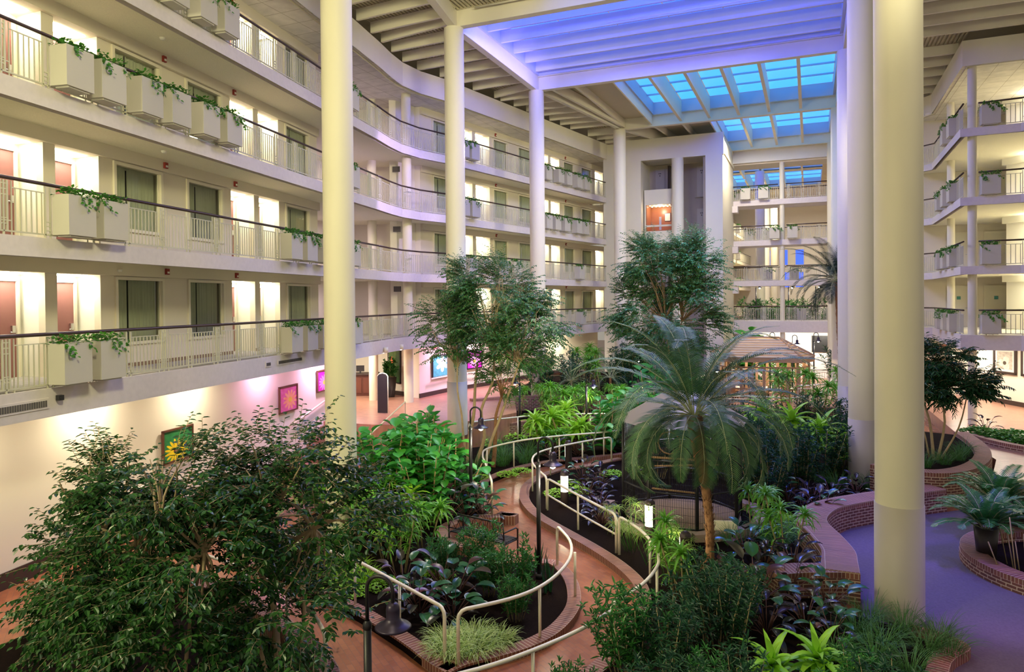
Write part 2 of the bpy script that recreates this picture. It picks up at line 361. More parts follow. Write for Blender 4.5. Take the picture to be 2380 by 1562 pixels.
km=MB(); km.tube([(.2,-.02,1.4),(.2,-.05,1.4)],.02,8); km.tube([(.2,-.045,1.38),(.19,-.05,1.31),(.21,-.05,1.31),(.2,-.045,1.38)],.009,6); KM=km.mesh('door_knocker',M['metal'])
def add_door(p,ang,z,mat_leaf=None):
    dn[0]+=1; t=thing('door_%d'%dn[0],None,None,(p[0],p[1],z),ang); t['kind']='structure'
    lf=part('door_leaf',DM,t); part('door_frame',FM,t); part('lever_handle',HM,lf); part('number_plate',SM,lf); part('door_knocker',KM,lf); return t
def win_meshes(w,h):
    f=MB(); 
    f.box(-.08,0,-.05,.06,-.08,h+.08); f.box(w,w+.08,-.05,.06,-.08,h+.08); f.box(0,w,-.05,.06,h,h+.08); f.box(0,w,-.05,.06,-.08,0)
    f.box(.0,.03,.02,.10,0,h); f.box(w-.03,w,.02,.10,0,h)
    g=MB(); g.add([(.03,.06,0),(w-.03,.06,0),(w-.03,.06,h),(.03,.06,h)],[(0,1,2,3)])
    c=MB(); n=60; vs=[];gap=int(n*.33)
    for i in range(n+1):
        x=.03+(w-.06)*i/n; y=.17+.022*sin(i*1.35)+.012*sin(i*.53+1)
        vs+=[(x,y,0),(x,y,h)]
    fs=[(2*i,2*i+2,2*i+3,2*i+1) for i in range(n) if i not in (gap,gap+1)]
    c.add(vs,fs,None,0,True); return f.mesh('window_frame',M['frame']),g.mesh('window_pane',M['glass']),c.mesh('curtain',M['curtain'])
WM={}
def add_window(p,ang,z,w,h):
    k=round(w,2),round(h,2)
    if k not in WM: WM[k]=win_meshes(w,h)
    wn[0]+=1; t=thing('window_%d'%wn[0],None,None,(p[0],p[1],z),ang); t['kind']='structure'
    f=part('window_frame',WM[k][0],t); part('window_pane',WM[k][1],f); part('curtain',WM[k][2],t)
def niche_lamp_mesh():
    m=MB(); m.box(-.42,.42,-.2,.2,-.03,0); return m.mesh('recessed_light',M['nichelight'])
NL=niche_lamp_mesh(); nl=[0]
OH=2.30
def facade(seg,y0,y1,ops,off,name,side):
    mb=MB(); nb=MB(); bb=MB()
    for lv in (2,3,4,5):
        z=LZ[lv]; top=z+2.62 if lv<5 else 15.5
        oh=OH
        edges=[y0]
        for i,(a,b,k) in enumerate(ops):
            mb.prism(quad(seg,edges[-1],a,off,off+.22),z,z+oh); bb.prism(quad(seg,edges[-1],a,off-.02,off),z,z+.1)
            edges.append(b)
            if k=='w':
                mb.prism(quad(seg,a,b,off,off+.22),z,z+.64); mb.prism(quad(seg,a,b,off,off+.22),z+2.2,z+oh); bb.prism(quad(seg,a,b,off-.02,off),z,z+.1)
                L=(Vector(seg.p(b,off))-Vector(seg.p(a,off))).length
                q=seg.p(a,off); add_window(q,seg.ang,z+.64,L,1.56)
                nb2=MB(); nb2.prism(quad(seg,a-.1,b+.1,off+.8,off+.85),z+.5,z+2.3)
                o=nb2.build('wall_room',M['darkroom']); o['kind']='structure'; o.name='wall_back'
            else:
                D=.8
                nb.prism(quad(seg,a-.1,b+.1,off+D,off+D+.1),z,z+oh)
                nb.prism(quad(seg,a-.1,a,off+.22,off+D),z,z+oh); nb.prism(quad(seg,b,b+.1,off+.22,off+D),z,z+oh)
                nb.prism(quad(seg,a-.1,b+.1,off+.221,off+D+.1),z+oh,z+oh+.1)
                c=seg.p((a+b)/2,off+.45); nl[0]+=1
                t=part('recessed_light',NL,None,(c[0],c[1],z+oh),seg.ang)
                tag(t,'glowing ceiling light in a door alcove, %s floor %s gallery'%(ENAME[lv],side),'ceiling light','recessed lights of the %s floor %s gallery door alcoves'%(ENAME[lv],side))
                dy=(b-a)
                q=seg.p(a+.12,off+D-.06); add_door(q,seg.ang,z)
        mb.prism(quad(seg,edges[-1],y1,off,off+.22),z,z+oh); bb.prism(quad(seg,edges[-1],y1,off-.02,off),z,z+.1)
        mb.prism(quad(seg,y0,y1,off-.12,off+.22),z+oh,top)      # bulkhead band
    struct(name,mb,M['wall']); struct(name+'_alcoves',nb,M['niche']); struct('baseboard_'+side,bb,M['tanbase'])
facade(A,-4,22.6,OPA,1.8,'wall_left','left')
facade(B,30.75,52.0,OPB,1.8,'wall_far_left','far left')
# the recess at the bend of the gallery
mb=MB(); 
a0=A.p(22.6,1.8); b0=B.p(30.75,1.8)
mb.prism([a0,(a0[0]-3.8,a0[1]-.6),(a0[0]-3.8,a0[1]-.8),(a0[0],a0[1]-.2)],4.2,15.5)
mb.prism([b0,(b0[0]-3.8,b0[1]-1.0),(b0[0]-3.8,b0[1]-.8),(b0[0],b0[1]+.2)],4.2,15.5)
mb.prism([(-21.5,21),(-21.7,21),(-21.7,32),(-21.5,32)],4.2,15.5)
mb.prism([(-18.55,29.1),(-18.3,29.3),(-18.05,30.6),(-18.6,30.8)],4.2,15.5)
struct('wall_recess',mb,M['lobby'],'pale wall of the lift lobby recess at the bend','wall')
# ground storey walls on the left
g=MB(); g.prism(quad(A,-4,24.2,1.8,2.0),0,3.95); 
struct('wall_ground_left',g,M['lobby'],'cream ground storey wall with flower pictures','wall')
g=MB(); pl=[(-17.55,30.0),(-17.35,32.5),(-16.6,35.5),(-15.0,44),(-14.0,49)]
g.strip(pl,[(x-.25,y+.02) for x,y in pl],1.15,4.0); g.prism([(-17.55,30.0),(-17.8,30.0),(-20.4,31.3),(-20.4,31.1)],1.15,4.0); g.prism([(-20.4,31.4),(-24.5,31.4),(-24.5,31.2),(-20.4,31.2)],1.15,4.0)
g.prism([(-24.5,24),(-24.4,24),(-24.4,31.4),(-24.5,31.4)],1.15,4.0); g.prism([A.p(24.2,1.8),A.p(24.2,2.0),(-24.5,25.2),(-24.5,25.0)],1.15,4.0)
struct('wall_lobby',g,M['lobby'],'angled white lobby wall below the left gallery','wall')
g=MB(); g.strip([(x+.03,y) for x,y in pl],pl,1.15,1.36); g.prism([(-17.5,29.97),(-17.55,30.0),(-20.4,31.15),(-20.35,31.05)],1.15,1.36); struct('baseboard_lobby',g,M['base'])
g=MB(); g.prism(quad(A,6,22.5,1.77,1.8),.0,.35); struct('baseboard_ground_left',g,M['base'])
# stairs at the end of the left wall
for i in range(7):
    g=MB(); y=22.9-.34*(i+1); g.prism([A.p(y,1.78),A.p(y+.36,1.78),A.p(y+.36,.3),A.p(y,.3)],.01,1.15-.16*(i+1)+.0)
    struct('floor',g,M['kerb'],'brick step of the stair up to the lobby','step')
# L1 soffit ceiling under second floor
# ---------------------------------------------------------------- main columns
CY=[14.6,24.45,33.43,43.2,52.7]; LX=[-10.8,-12.62,-12.64,-10.85]
def column(x,y,r,z1,label,seam=True,base=0.0,cap=None,name='round_column'):
    t=thing(name,label,'column',(x,y,base))
    m=MB(); m.lathe([(r,2.05 if seam else 0),(r,z1-base)],n=40); m.build('shaft',M['cream'],t)
    if seam:
        m=MB(); m.lathe([(r+.012,0),(r+.012,2.05),(r,2.05)],n=40); m.build('base_sleeve',M['cream2'],t)
    return t
M['cream2']=mat('cream_sleeve_paint',(.47,.43,.35),.5,noise=(1.5,.05))
names=['nearest left','second left','third left','fourth left']
for i in range(4): column(LX[i],CY[i],.38,16.34,'%s tall cream round column beside the garden path'%names[i],i>0,.7 if i in (1,2) else .1)
names=['largest near','second','third','fourth','farthest']
for i in range(5): column(1.48,CY[i],.4,16.34,'%s tall cream round column in the right hand row'%names[i],True,0.05)
column(-3.8,62,.38,16.34,'round column left of centre seen through the far bridge',False); column(-3.9,72,.38,16.34,'second round column beyond the bridge',False); column(-3.6,82,.38,16.34,'third round column beyond the bridge',False)
for x,y,l in ((-19.3,28.7,'slim round lobby column by the front desk'),(-17.3,28.6,'slim round lobby column by the tall pot')): column(x,y,.22,15.5,l,False,1.15)
# ---------------------------------------------------------------- roof
SX0=-13.3
def girder(y,x0,x1,label,z0=16.34,h=.7):
    t=thing('roof_girder',label,'girder')
    m=MB(); m.box(x0,x1,y-.04,y+.04,z0+.03,z0+h-.03); m.build('web',M['steel'],t)
    m=MB(); m.box(x0,x1,y-.17,y+.17,z0,z0+.035); m.box(x0,x1,y-.17,y+.17,z0+h-.035,z0+h); m.build('flange',M['steel'],t)
GY=[14.6,24.45,33.43,43.2,52.7]
for i,(y,l) in enumerate(zip(GY,['nearest','second','third','fourth','fifth'])):
    girder(y,[-12,-12.9,-12.9,-11.2,-9.5][i],1.7,'%s cream steel girder spanning the skylights'%l)
def beam(p,q,w,h,z0,m=None,name='roof_beam',label='',z1=None,kind=None):
    mb=MB(); a=Vector(p);b=Vector(q); t=(b-a).normalized(); n=Vector((-t.y,t.x))*(w/2); z1=z0 if z1 is None else z1
    v=[]
    for P,zz in ((a,z0),(b,z1)):
        for s,dz in ((-1,0),(1,0),(1,h),(-1,h)): v.append((P.x+n.x*s,P.y+n.y*s,zz+dz))
    mb.add(v,[(0,1,2,3),(4,7,6,5),(0,4,5,1),(1,5,6,2),(2,6,7,3),(3,7,4,0)])
    o=mb.build(name,m or M['steel']); tag(o,label,'beam'); return o
beam((LX[1],CY[1]),(LX[2],CY[2]),.3,.7,16.34,label='blue lit longitudinal beam between second and third left columns')
beam((LX[0],CY[0]),(LX[1],CY[1]),.3,.7,16.34,label='cream longitudinal beam between first and second left columns')
beam((LX[2],CY[2]),(LX[3],CY[3]),.2,.6,16.38,label='cream beam from the third to the fourth left column')
beam((LX[3],CY[3]),(-7.0,52.7),.2,.6,16.38,label='cream beam running past the lift tower head')
beam((-12.0,CY[2]),(LX[3]+.3,CY[3]-.1),.16,.5,16.45,label='skewed cream brace beside the flat roof panel')
beam((-10.9,CY[2]),(-10.6,CY[3]),.14,.4,16.6,label='thin cream roof beam under the plain panels')
beam((-9.0,CY[3]),(-8.0,CY[4]),.14,.4,16.6,label='thin cream roof beam above the lift tower')
beam((-7.2,CY[3]),(-7.0,CY[4]),.14,.4,16.6,label='thin cream roof beam right of the lift tower head')
for i in range(4): beam((1.48,CY[i]),(1.48,CY[i+1]),.3,.7,16.34,label='cream longitudinal beam over the right columns, bay %s'%['one','two','three','four'][i])
# corrugated decks
def deck(x0f,x1f,y0,y1,z,name,label):
    mb=MB(); p=.16; n=int((y1-y0)/.9)
    # ribs run along y; profile across x
    def row(y): 
        return x0f(y),x1f(y)
    xs=[]; X0=min(x0f(y0),x0f(y1),x0f((y0+y1)/2)); X1=max(x1f(y0),x1f(y1),x1f((y0+y1)/2)); x=X0
    while x<X1:
        ya,yb=y0,y1
        # clip rib to region
        def inside(y): return x0f(y)<=x<=x1f(y)
        N=12; ys=[y0+(y1-y0)*k/N for k in range(N+1)]; run=[y for y in ys if inside(y)]
        if len(run)>=2:
            ya,yb=run[0],run[-1]
            if ya>y0: ya-=(y1-y0)/N*.5
            if yb<y1: yb+=(y1-y0)/N*.5
            pr=[(x,z+.07),(x+.05,z+.07),(x+.07,z),(x+.14,z),(x+.16,z+.07)]
            v=[];
            for (a,c) in pr: v+=[(a,ya,c),(a,yb,c)]
            mb.add(v,[(2*k,2*k+1,2*k+3,2*k+2) for k in range(4)])
        x+=p
    mb.box(X0-.1,X1+.1,y0,y1,z+.12,z+.14)
    return struct(name,mb,M['deck'],label,'ceiling')
ex=lambda y: A.a+A.b*y if y<26 else (-16.7 if y<28.5 else B.a+B.b*y)
lin=lambda y,y0,x0,y1,x1: x0+(x1-x0)*(y-y0)/(y1-y0)
deck(lambda y: ex(y)-.1, lambda y: lin(y,14.6,-10.8,24.45,-12.62), 14.6,24.45,16.93,'ceiling','corrugated roof deck above the first left bay')
deck(lambda y: lin(y,14.6,-10.8,24.45,-12.62), lambda y: -8.9,14.6,24.3,16.98,'ceiling','corrugated roof deck left of the first skylight')
deck(lambda y: ex(y)-.1, lambda y: LX[1]-.05, 24.45,33.43,16.93,'ceiling','corrugated roof deck above the second left bay')
deck(lambda y: ex(y)-.1, lambda y: lin(y,33.43,LX[2],43.2,LX[3]), 33.43,43.2,16.93,'ceiling','corrugated roof deck above the third left bay')
deck(lambda y: ex(y)-.1, lambda y: lin(y,43.2,LX[3],48.2,-9), 43.2,48.3,16.93,'ceiling','corrugated roof deck above the fourth left bay')
deck(lambda y: ex(y)-.1, lambda y: 1.7, 4,14.6,16.93,'ceiling','corrugated roof deck above the gallery at the near end')
REY=[(6.05,34.55),(6.05,42.8),(5.3,44.5)]
deck(lambda y:1.4, lambda y: (9.5 if y<34.7 else 6.1),4,52.7,16.93,'ceiling','corrugated roof deck over the right walkway')
# joists
def joist(p,q,lab,g): 
    o=beam(p,q,.11,.42,16.48,name='roof_joist',label=lab); o['group']=g
for k in range(7):
    y=15.9+1.28*k; joist((ex(y)+.1,y+.25),(lin(y,14.6,-10.8,24.45,-12.62),y),'cream roof joist over the first left gallery bay','joists of the first left bay')
for k in range(6):
    y=25.75+1.28*k; joist((ex(y)+.1,y+.2),(LX[1],y),'cream roof joist over the second left gallery bay','joists of the second left bay')
for k in range(7):
    y=34.7+1.25*k; joist((ex(y)+.1,y),(lin(y,33.43,LX[2],43.2,LX[3]),y),'cream roof joist over the third left gallery bay','joists of the third left bay')
for k in range(3):
    y=44.5+1.25*k; joist((ex(y)+.1,y),(lin(y,43.2,LX[3],48.2,-9),y),'cream roof joist over the fourth left gallery bay','joists of the fourth left bay')
for k in range(21):
    y=7+1.32*k
    joist((1.6,y),(9.5,y),'grey lit roof joist over the right hand walkway','joists over the right walkway')
for k in range(6):
    y=36.2+1.6*k; joist((1.6,y),(6.0,y),'short roof joist behind the right gallery corner','short joists of the right bay')
beam((A.p(24.7)[0]+.1,24.9),(LX[1],CY[1]-.1),.12,.35,16.5,label='skewed brace from the roof edge to the second left column')
beam((B.p(34.3)[0]+.1,34.1),(LX[2]-.1,CY[2]-.1),.12,.35,16.5,label='skewed brace from the roof edge to the third left column')
# plain roof panels around the skylights
mb=MB(); mb.prism([(-12.9,33.43),(-8.9,33.43),(-8.9,43.2),(-11.2,43.2)],17.0,17.05); mb.prism([(-11.1,43.2),(-5.6,43.2),(-5.6,52.7),(-9,52.7)],17.0,17.05); mb.prism([(-9.2,52.7),(1.5,52.7),(1.5,55.2),(-9.2,55.2)],17.0,17.05)
mb.prism([(-14,48.2),(-9.0,48.2),(-9.0,55.2),(-14,55.2)],16.9,17.0)
struct('ceiling',mb,M['deck'],'plain beige roof panels beside the blue skylights','ceiling')
mb=MB(); mb.box(-9.2,1.5,-6,4,17,17.1); mb.box(-8.9,1.4,4,14.6,17.05,17.1); mb.box(-24,-9.2,-6,4,17,17.1); mb.box(1.5,14,-6,4,17,17.1); mb.box(9.5,14,4,44,16.9,17.0)
mb.box(-24,-8.9,14.6,24.4,17.15,17.2); mb.box(-24,-12.5,24.4,33.4,17.15,17.2); mb.box(-24,-8.9,33.4,43.2,17.15,17.2); mb.box(-24,-5.6,43.2,55.2,17.15,17.2); mb.box(1.4,14,14.6,55.2,17.15,17.2)
struct('ceiling',mb,M['deck'],'plain roof over the near end of the atrium','ceiling')
# skylights
def skymat(name,col,st):
    m=emis(name,col,st,(.3,.5,.8)); m.node_tree.nodes['Principled BSDF'].inputs['Roughness'].default_value=.3; return m
M['sky']=skymat('backlit_skylight_pane',(.05,.40,1.0),1.6); M['skydeep']=skymat('backlit_blue_skylight_pane',(.03,.11,1.0),2.3)
M['mull']=mat('skylight_bar',(.55,.58,.75),.5)
def skylight(x0,x1,y0,y1,nx,ny,label,zc=17.04,zp=17.75,deep=False,raft=True):
    t=thing('skylight',label,'skylight',(x0,y0,zc)); W=x1-x0; H=y1-y0; h=zp-zc
    c=MB(); 
    for (a,b,cc,d) in ((-.12,0,-.1,H+.1),(W,W+.12,-.1,H+.1),(0,W,-.1,.0),(0,W,H,H+.1)): c.box(a,b,cc,d,0,h+.05)
    c.build('curb',M['mull'],t)
    for i in range(nx):
        for j in range(ny):
            p=MB(); n=7; xa=i*W/nx+.03; xb=(i+1)*W/nx-.03; ya=j*H/ny+.04; yb=(j+1)*H/ny-.04; vs=[]
            for a in range(n):
                for b in range(n):
                    u=a/(n-1); v=b/(n-1); vs.append((xa+(xb-xa)*u,ya+(yb-ya)*v,h+.32*(1-(2*u-1)**2)**.5*(1-(2*v-1)**2)**.5))
            p.add(vs,[(a*n+b,(a+1)*n+b,(a+1)*n+b+1,a*n+b+1) for a in range(n-1) for b in range(n-1)],None,0,True)
            p.build('pane',M['skydeep'] if deep else M['sky'],t)
    for j in range(1,ny):
        p=MB(); p.box(0,W,j*H/ny-.04,j*H/ny+.04,h-.08,h+.02); p.build('glazing_bar',M['mull'],t)
    if raft:
        for i in range(1,nx):
            p=MB(); p.box(i*W/nx-.03,i*W/nx+.03,0,H,-.55,h-.1); p.box(i*W/nx-.08,i*W/nx+.08,0,H,-.58,-.55); p.build('rafter',M['steel'],t)
        p=MB(); p.box(-.16,-.08,0,H,-.6,0); p.build('rafter',M['steel'],t)
    return t
skylight(-8.7,1.2,33.7,43.0,6,5,'cyan lit skylight of six bays, centre of the roof')
skylight(-5.35,1.2,43.5,52.5,4,5,'smaller cyan lit skylight in front of the bridge')
skylight(-12.4,1.2,24.7,33.2,6,6,'large deep blue lit skylight with many cross purlins',zc=17.04,zp=18.1,deep=True,raft=False)
skylight(-8.8,1.2,14.9,24.2,5,5,'blue skylight above the near part of the garden',zc=17.04,zp=17.9,deep=True,raft=False)
skylight(-8.5,1.0,57.0,66,6,4,'blue skylight beyond the far bridge'); skylight(-8.5,1.0,67.0,76,6,4,'second blue skylight beyond the far bridge')
for k in range(6):
    y=25.7+1.42*k; o=beam((-12.75,y),(1.4,y),.1,.5,17.12,name='skylight_purlin',label='blue washed purlin crossing the large skylight'); o['group']='purlins of the large blue skylight'
o=MB(); o.tube([(-7.5,27.8,16.95),(1.1,27.8,16.95)],.03,8); tag(o.build('sprinkler_pipe',M['steel']),'thin pinkish sprinkler pipe crossing the blue skylight','pipe')
o=MB(); o.tube([(-11.6,24.2,16.9),(-9.2,24.2,16.9),(-9.1,24.2,17.0),(-9.1,22.5,17.0)],.035,8); tag(o.build('sprinkler_pipe',M['steel']),'cream pipe elbow beside the second roof girder','pipe')
mb=MB(); mb.box(-24,14,55.2,57,17.0,17.1); mb.box(-24,-8.5,57,95,17,17.1); mb.box(1,14,57,95,17,17.1); mb.box(-8.5,1,66,67,17,17.1); mb.box(-8.5,1,76,95,17,17.1)
struct('ceiling',mb,M['deck'],'plain roof beyond the far bridge','ceiling')
# ---------------------------------------------------------------- balcony railings
HL=1.02
def half_panel(kind):
    m=MB(); h=.98; w=.009
    def bar(x,z0,z1,t=w): m.box(x-t,x+t,-t,t,z0,z1)
    def hb(x0,x1,z,t=.010): m.box(x0,x1,-t,t,z-t,z+t)
    hb(0,HL,.07,.014)
    if kind=='A':
        for x in (.02,.34): bar(x,.0,h)
        for x in (.11,.25): bar(x,.07,h,.016)
        bar(.18,-.04,h,.014)
        for z in (.2,.3,.72,.82,.92): hb(.11,.25,z)
        hb(.02,.34,.26)
        a,b=.42,.98
    else:
        for x in (.03,.15): bar(x,0,h,.014)
        for z in (.15,.23,.31): hb(.03,.15,z)
        a,b=.22,.98
    hb(a-.08,b+.04,.86)
    n=int(round((b-a)/.105))
    for i in range(n+1): bar(a+(b-a)*i/n,.07,.86)
    return m.mesh('railing_panel',M['rail'])
PA,PB=half_panel('A'),half_panel('B')
def railing(pts,z,label,group=None,wood=True,cat='railing'):
    t=thing('balcony_railing',label,cat,(pts[0][0],pts[0][1],z),0,group)
    o=Vector((pts[0][0],pts[0][1],0)); k=0
    hm=MB(); P=[Vector((p[0],p[1],1.03))-o for p in pts]
    hm.tube(P,.036,8); hm.build('handrail',M['wood'] if wood else M['rail'],t)
    for a,b in zip(pts[:-1],pts[1:]):
        v=Vector(b)-Vector(a); L=v.length; n=max(1,round(L/HL)); sc=L/(n*HL); ang=math.atan2(v.y,v.x)
        for i in range(n):
            q=Vector(a)+v*(i/n)-Vector(pts[0]); p=part('railing_panel',PA if k%2==0 else PB,t,(q.x,q.y,0),ang); p.scale=(sc,1,1); k+=1
EL=offline(EDGE,-.02)
for n in (2,3,4,5):
    railing(EL[0:6],LZ[n],'%s floor left gallery railing with dark handrail, nearer straight run'%ENAME[n])
    railing(EL[5:10],LZ[n],'%s floor left gallery railing with dark handrail around the bend'%ENAME[n])
    railing(EL[9:],LZ[n],'%s floor left gallery railing with dark handrail, farther run to the lift tower'%ENAME[n])
# ---------------------------------------------------------------- leaves
def V(*a): return Vector(a)
def leaf(mb,p,d,nrm,L,W,fold=.25,mi=0):
    d=d.normalized(); s=d.cross(nrm)
    if s.length<1e-5: s=d.orthogonal()
    s.normalize(); u=s.cross(d)
    a=p+d*(L*.32); b=p+d*(L*.70)-u*(L*.04); t=p+d*L-u*(L*.10); f=u*(W*fold)
    mb.add([p,t,a+s*(W*.5)+f,b+s*(W*.38)+f,a-s*(W*.5)+f,b-s*(W*.38)+f],[(0,2,3,1),(0,1,5,4)],None,mi)
def blade(mb,p,az,el,L,W,droop,n=5,mi=0,shape='strap',fold=.3):
    # arching blade; el = starting elevation (radians), droop = total bend
    pos=Vector(p); h=V(cos(az),sin(az),0); s=V(-sin(az),cos(az),0); vs=[]; e=el
    for i in range(n+1):
        t=i/n
        if shape=='strap': w=W*(.55+.45*min(1,t*5))*(1-t**2.6)
        elif shape=='lance': w=W*max(.04,math.sin(PI*min(1,t*.93+.07))**.8)
        else: w=W*max(.03,(math.sin(PI*t**.75))**.7)
        d=h*cos(e)+V(0,0,sin(e)); up=V(0,0,cos(e))-h*sin(e)
        vs+= [pos+s*w*.5+up*w*fold, pos, pos-s*w*.5+up*w*fold]
        pos=pos+d*(L/n); e-=droop/n*(1.0+.6*t)
    fs=[]
    for i in range(n): a=3*i; fs+=[(a,a+3,a+4,a+1),(a+1,a+4,a+5,a+2)]
    mb.add(vs,fs,None,mi,True)
def rosette(mb,c,n,L,W,e0,e1,droop,r,seg=5,shape='strap',jit=.25,fold=.3):
    for i in range(n):
        t=i/max(1,n-1); az=i*2.39996+r.uniform(-.2,.2); el=e0+(e1-e0)*t+r.uniform(-.1,.1)
        blade(mb,c,az,el,L*r.uniform(1-jit,1+jit*.3)*(1 if t<.8 else .75),W*r.uniform(.85,1.1),droop*r.uniform(.7,1.2),seg,0,shape,fold)
def P_grass(seed,n=90,L=.5,W=.012,mat_='grass',rad=.18,droop=1.9):
    r=random.Random(seed); mb=MB()
    for i in range(n):
        a=r.uniform(0,2*PI); q=rad*r.random()**.5
        blade(mb,(q*cos(a),q*sin(a),0),a+r.uniform(-.7,.7),r.uniform(.9,1.5),L*r.uniform(.6,1.1),W,droop*r.uniform(.6,1.2),5)
    return [('foliage',mb.mesh('grass_blades',M[mat_]))]
def P_drac(seed,canes=3,H=.8,n=34,L=.42,W=.055,m_='drac',spread=.25,droop=1.4,leafy=.4):
    r=random.Random(seed); f=MB(); s=MB()
    for c in range(canes):
        a=r.uniform(0,2*PI); h=H*r.uniform(.65,1.1); b=V(spread*.5*cos(a),spread*.5*sin(a),0); t=V(spread*1.4*cos(a),spread*1.4*sin(a),h)
        s.tube([b,(b+t)*.5+V(0,0,.05),t],.016,6)
        rosette(f,t,n,L,W,-.3,1.45,droop,r)
        for k in range(int(n*leafy)):
            q=b+(t-b)*r.uniform(.45,1); blade(f,q,r.uniform(0,2*PI),r.uniform(.0,.6),L*r.uniform(.6,1),W,droop,5)
    return [('foliage',f.mesh('dracaena_leaves',M[m_])),('cane',s.mesh('dracaena_cane',M['cane']))]
def P_shrub(seed,stems=9,H=1.3,rad=.5,n=16,L=.14,W=.03,m_='shrub',stem='cane',whorls=7):
    r=random.Random(seed); f=MB(); s=MB()
    for c in range(stems):
        a=r.uniform(0,2*PI); q=rad*r.random()**.5; h=H*r.uniform(.55,1.05)
        b=V(q*.4*cos(a),q*.4*sin(a),0); t=V(q*cos(a),q*sin(a),h); mid=(b+t)*.5+V(r.uniform(-.05,.05),r.uniform(-.05,.05),.05)
        s.tube([b,mid,t],[.011,.009,.005],5)
        for k in range(whorls):
            u=.25+.75*k/(whorls-1); p=(b*(1-u)+t*u)+V(r.uniform(-.02,.02),r.uniform(-.02,.02),0)
            sub=[p]
            if k<whorls-1 or 1:
                aa=r.uniform(0,2*PI); sub.append(p+V(.12*cos(aa),.12*sin(aa),.08)*r.uniform(.5,1.6))
            for pp in sub:
                for j in range(n//2):
                    az=j*2.4+r.uniform(-.2,.2); el=r.uniform(-.2,1.2); d=V(cos(az)*cos(el),sin(az)*cos(el),sin(el))
                    leaf(f,pp+V(0,0,.01*j),d,V(0,0,1),L*r.uniform(.7,1.1),W)
    return [('foliage',f.mesh('shrub_leaves',M[m_])),('stem',s.mesh('shrub_stems',M[stem]))]
def bigleaf(mb,p,az,el,L,W,n=6,m=0,tip=.12):
    pos=Vector(p); h=V(cos(az),sin(az),0); s=V(-sin(az),cos(az),0); e=el; vs=[]
    for i in range(n+1):
        t=i/n; w=W*max(.02,(math.sin(PI*t**.8))**.62) if t<1 else .003
        up=V(0,0,cos(e))-h*sin(e); d=h*cos(e)+V(0,0,sin(e))
        vs+=[pos+s*w*.5+up*w*.16,pos+s*w*.27+up*w*.04,pos-up*.004,pos-s*w*.27+up*w*.04,pos-s*w*.5+up*w*.16]
        pos=pos+d*(L/n); e-=.14
    fs=[]
    for i in range(n):
        a=5*i
        for q in range(4): fs.append((a+q,a+5+q,a+6+q,a+1+q))
    mb.add(vs,fs,None,m,True)
def P_philo(seed,n=16,L=.36,W=.19,H=.35,m1='philo',m2=None,f2=.3,tall=1.0):
    r=random.Random(seed); f=MB(); g=MB(); s=MB()
    for i in range(n):
        az=i*2.39996+r.uniform(-.3,.3); t=i/n; el=.35+1.0*t; pl=H*r.uniform(.7,1.2)*(1+.35*t)*tall
        d=V(cos(az)*cos(el),sin(az)*cos(el),sin(el)); b=V(.05*cos(az),.05*sin(az),.03+.12*t); e=b+d*pl
        s.tube([b,(b+e)*.5+V(0,0,.03),e],[.011,.009,.007],5)
        tgt=g if (m2 and r.random()<f2) else f
        bigleaf(tgt,e,az,el*.75-.25+r.uniform(-.15,.2),L*r.uniform(.75,1.1),W*r.uniform(.85,1.1))
    out=[('foliage',f.mesh('broad_leaves',M[m1])),('stem',s.mesh('leaf_stalks',M['stemdark']))]
    if g.v: out.append(('young_leaves',g.mesh('young_broad_leaves',M[m2])))
    return out
def P_cover(seed,n=200,rad=.5,L=.09,W=.065,H=.16,m_='lime',asp=1):
    r=random.Random(seed); f=MB()
    for i in range(n):
        a=r.uniform(0,2*PI); q=rad*r.random()**.5; z=H*(1-(q/rad)**2)*r.uniform(.5,1)+.03
        az=r.uniform(0,2*PI); el=r.uniform(-.3,.7); d=V(cos(az)*cos(el),sin(az)*cos(el),sin(el))
        leaf(f,V(q*cos(a),q*sin(a)*asp,z),d,V(r.uniform(-.3,.3),r.uniform(-.3,.3),1),L*r.uniform(.7,1.2),W*r.uniform(.8,1.1),.12)
    return [('foliage',f.mesh('ground_cover_leaves',M[m_]))]
def P_umbrella(seed,n=15,H=.9,rad=.45,L=.30):
    r=random.Random(seed); f=MB(); s=MB()
    for c in range(n):
        a=r.uniform(0,2*PI); q=rad*r.random()**.5; h=H*r.uniform(.5,1.1); t=V(q*1.3*cos(a),q*1.3*sin(a),h)
        s.tube([V(q*.4*cos(a),q*.4*sin(a),0),t],.005,4)
        rosette(f,t,22,L,.013,-.2,1.0,1.5,r,4)
    return [('foliage',f.mesh('umbrella_blades',M['umbrella'])),('stem',s.mesh('umbrella_stems',M['ivy']))]
def P_fiddle(seed,stems=7,H=2.2,rad=.9,L=.34,W=.23):
    r=random.Random(seed); f=MB(); s=MB()
    for c in range(stems):
        a=r.uniform(0,2*PI); q=rad*r.random()**.5; h=H*r.uniform(.6,1.08); b=V(q*.3*cos(a),q*.3*sin(a),0); t=V(q*cos(a),q*sin(a),h)
        s.tube([b,(b+t)*.5,t],[.025,.02,.01],6)
        n=int(h*13)
        for k in range(n):
            u=.12+.88*k/(n-1); p=b*(1-u)+t*u; az=k*2.2+r.uniform(-.4,.4)
            bigleaf(f,p+V(.04*cos(az),.04*sin(az),0),az,r.uniform(-.2,.9),L*r.uniform(.7,1.1),W*r.uniform(.8,1.1),5)
    return [('foliage',f.mesh('fiddle_leaves',M['fiddle'])),('stem',s.mesh('fiddle_stems',M['bark']))]
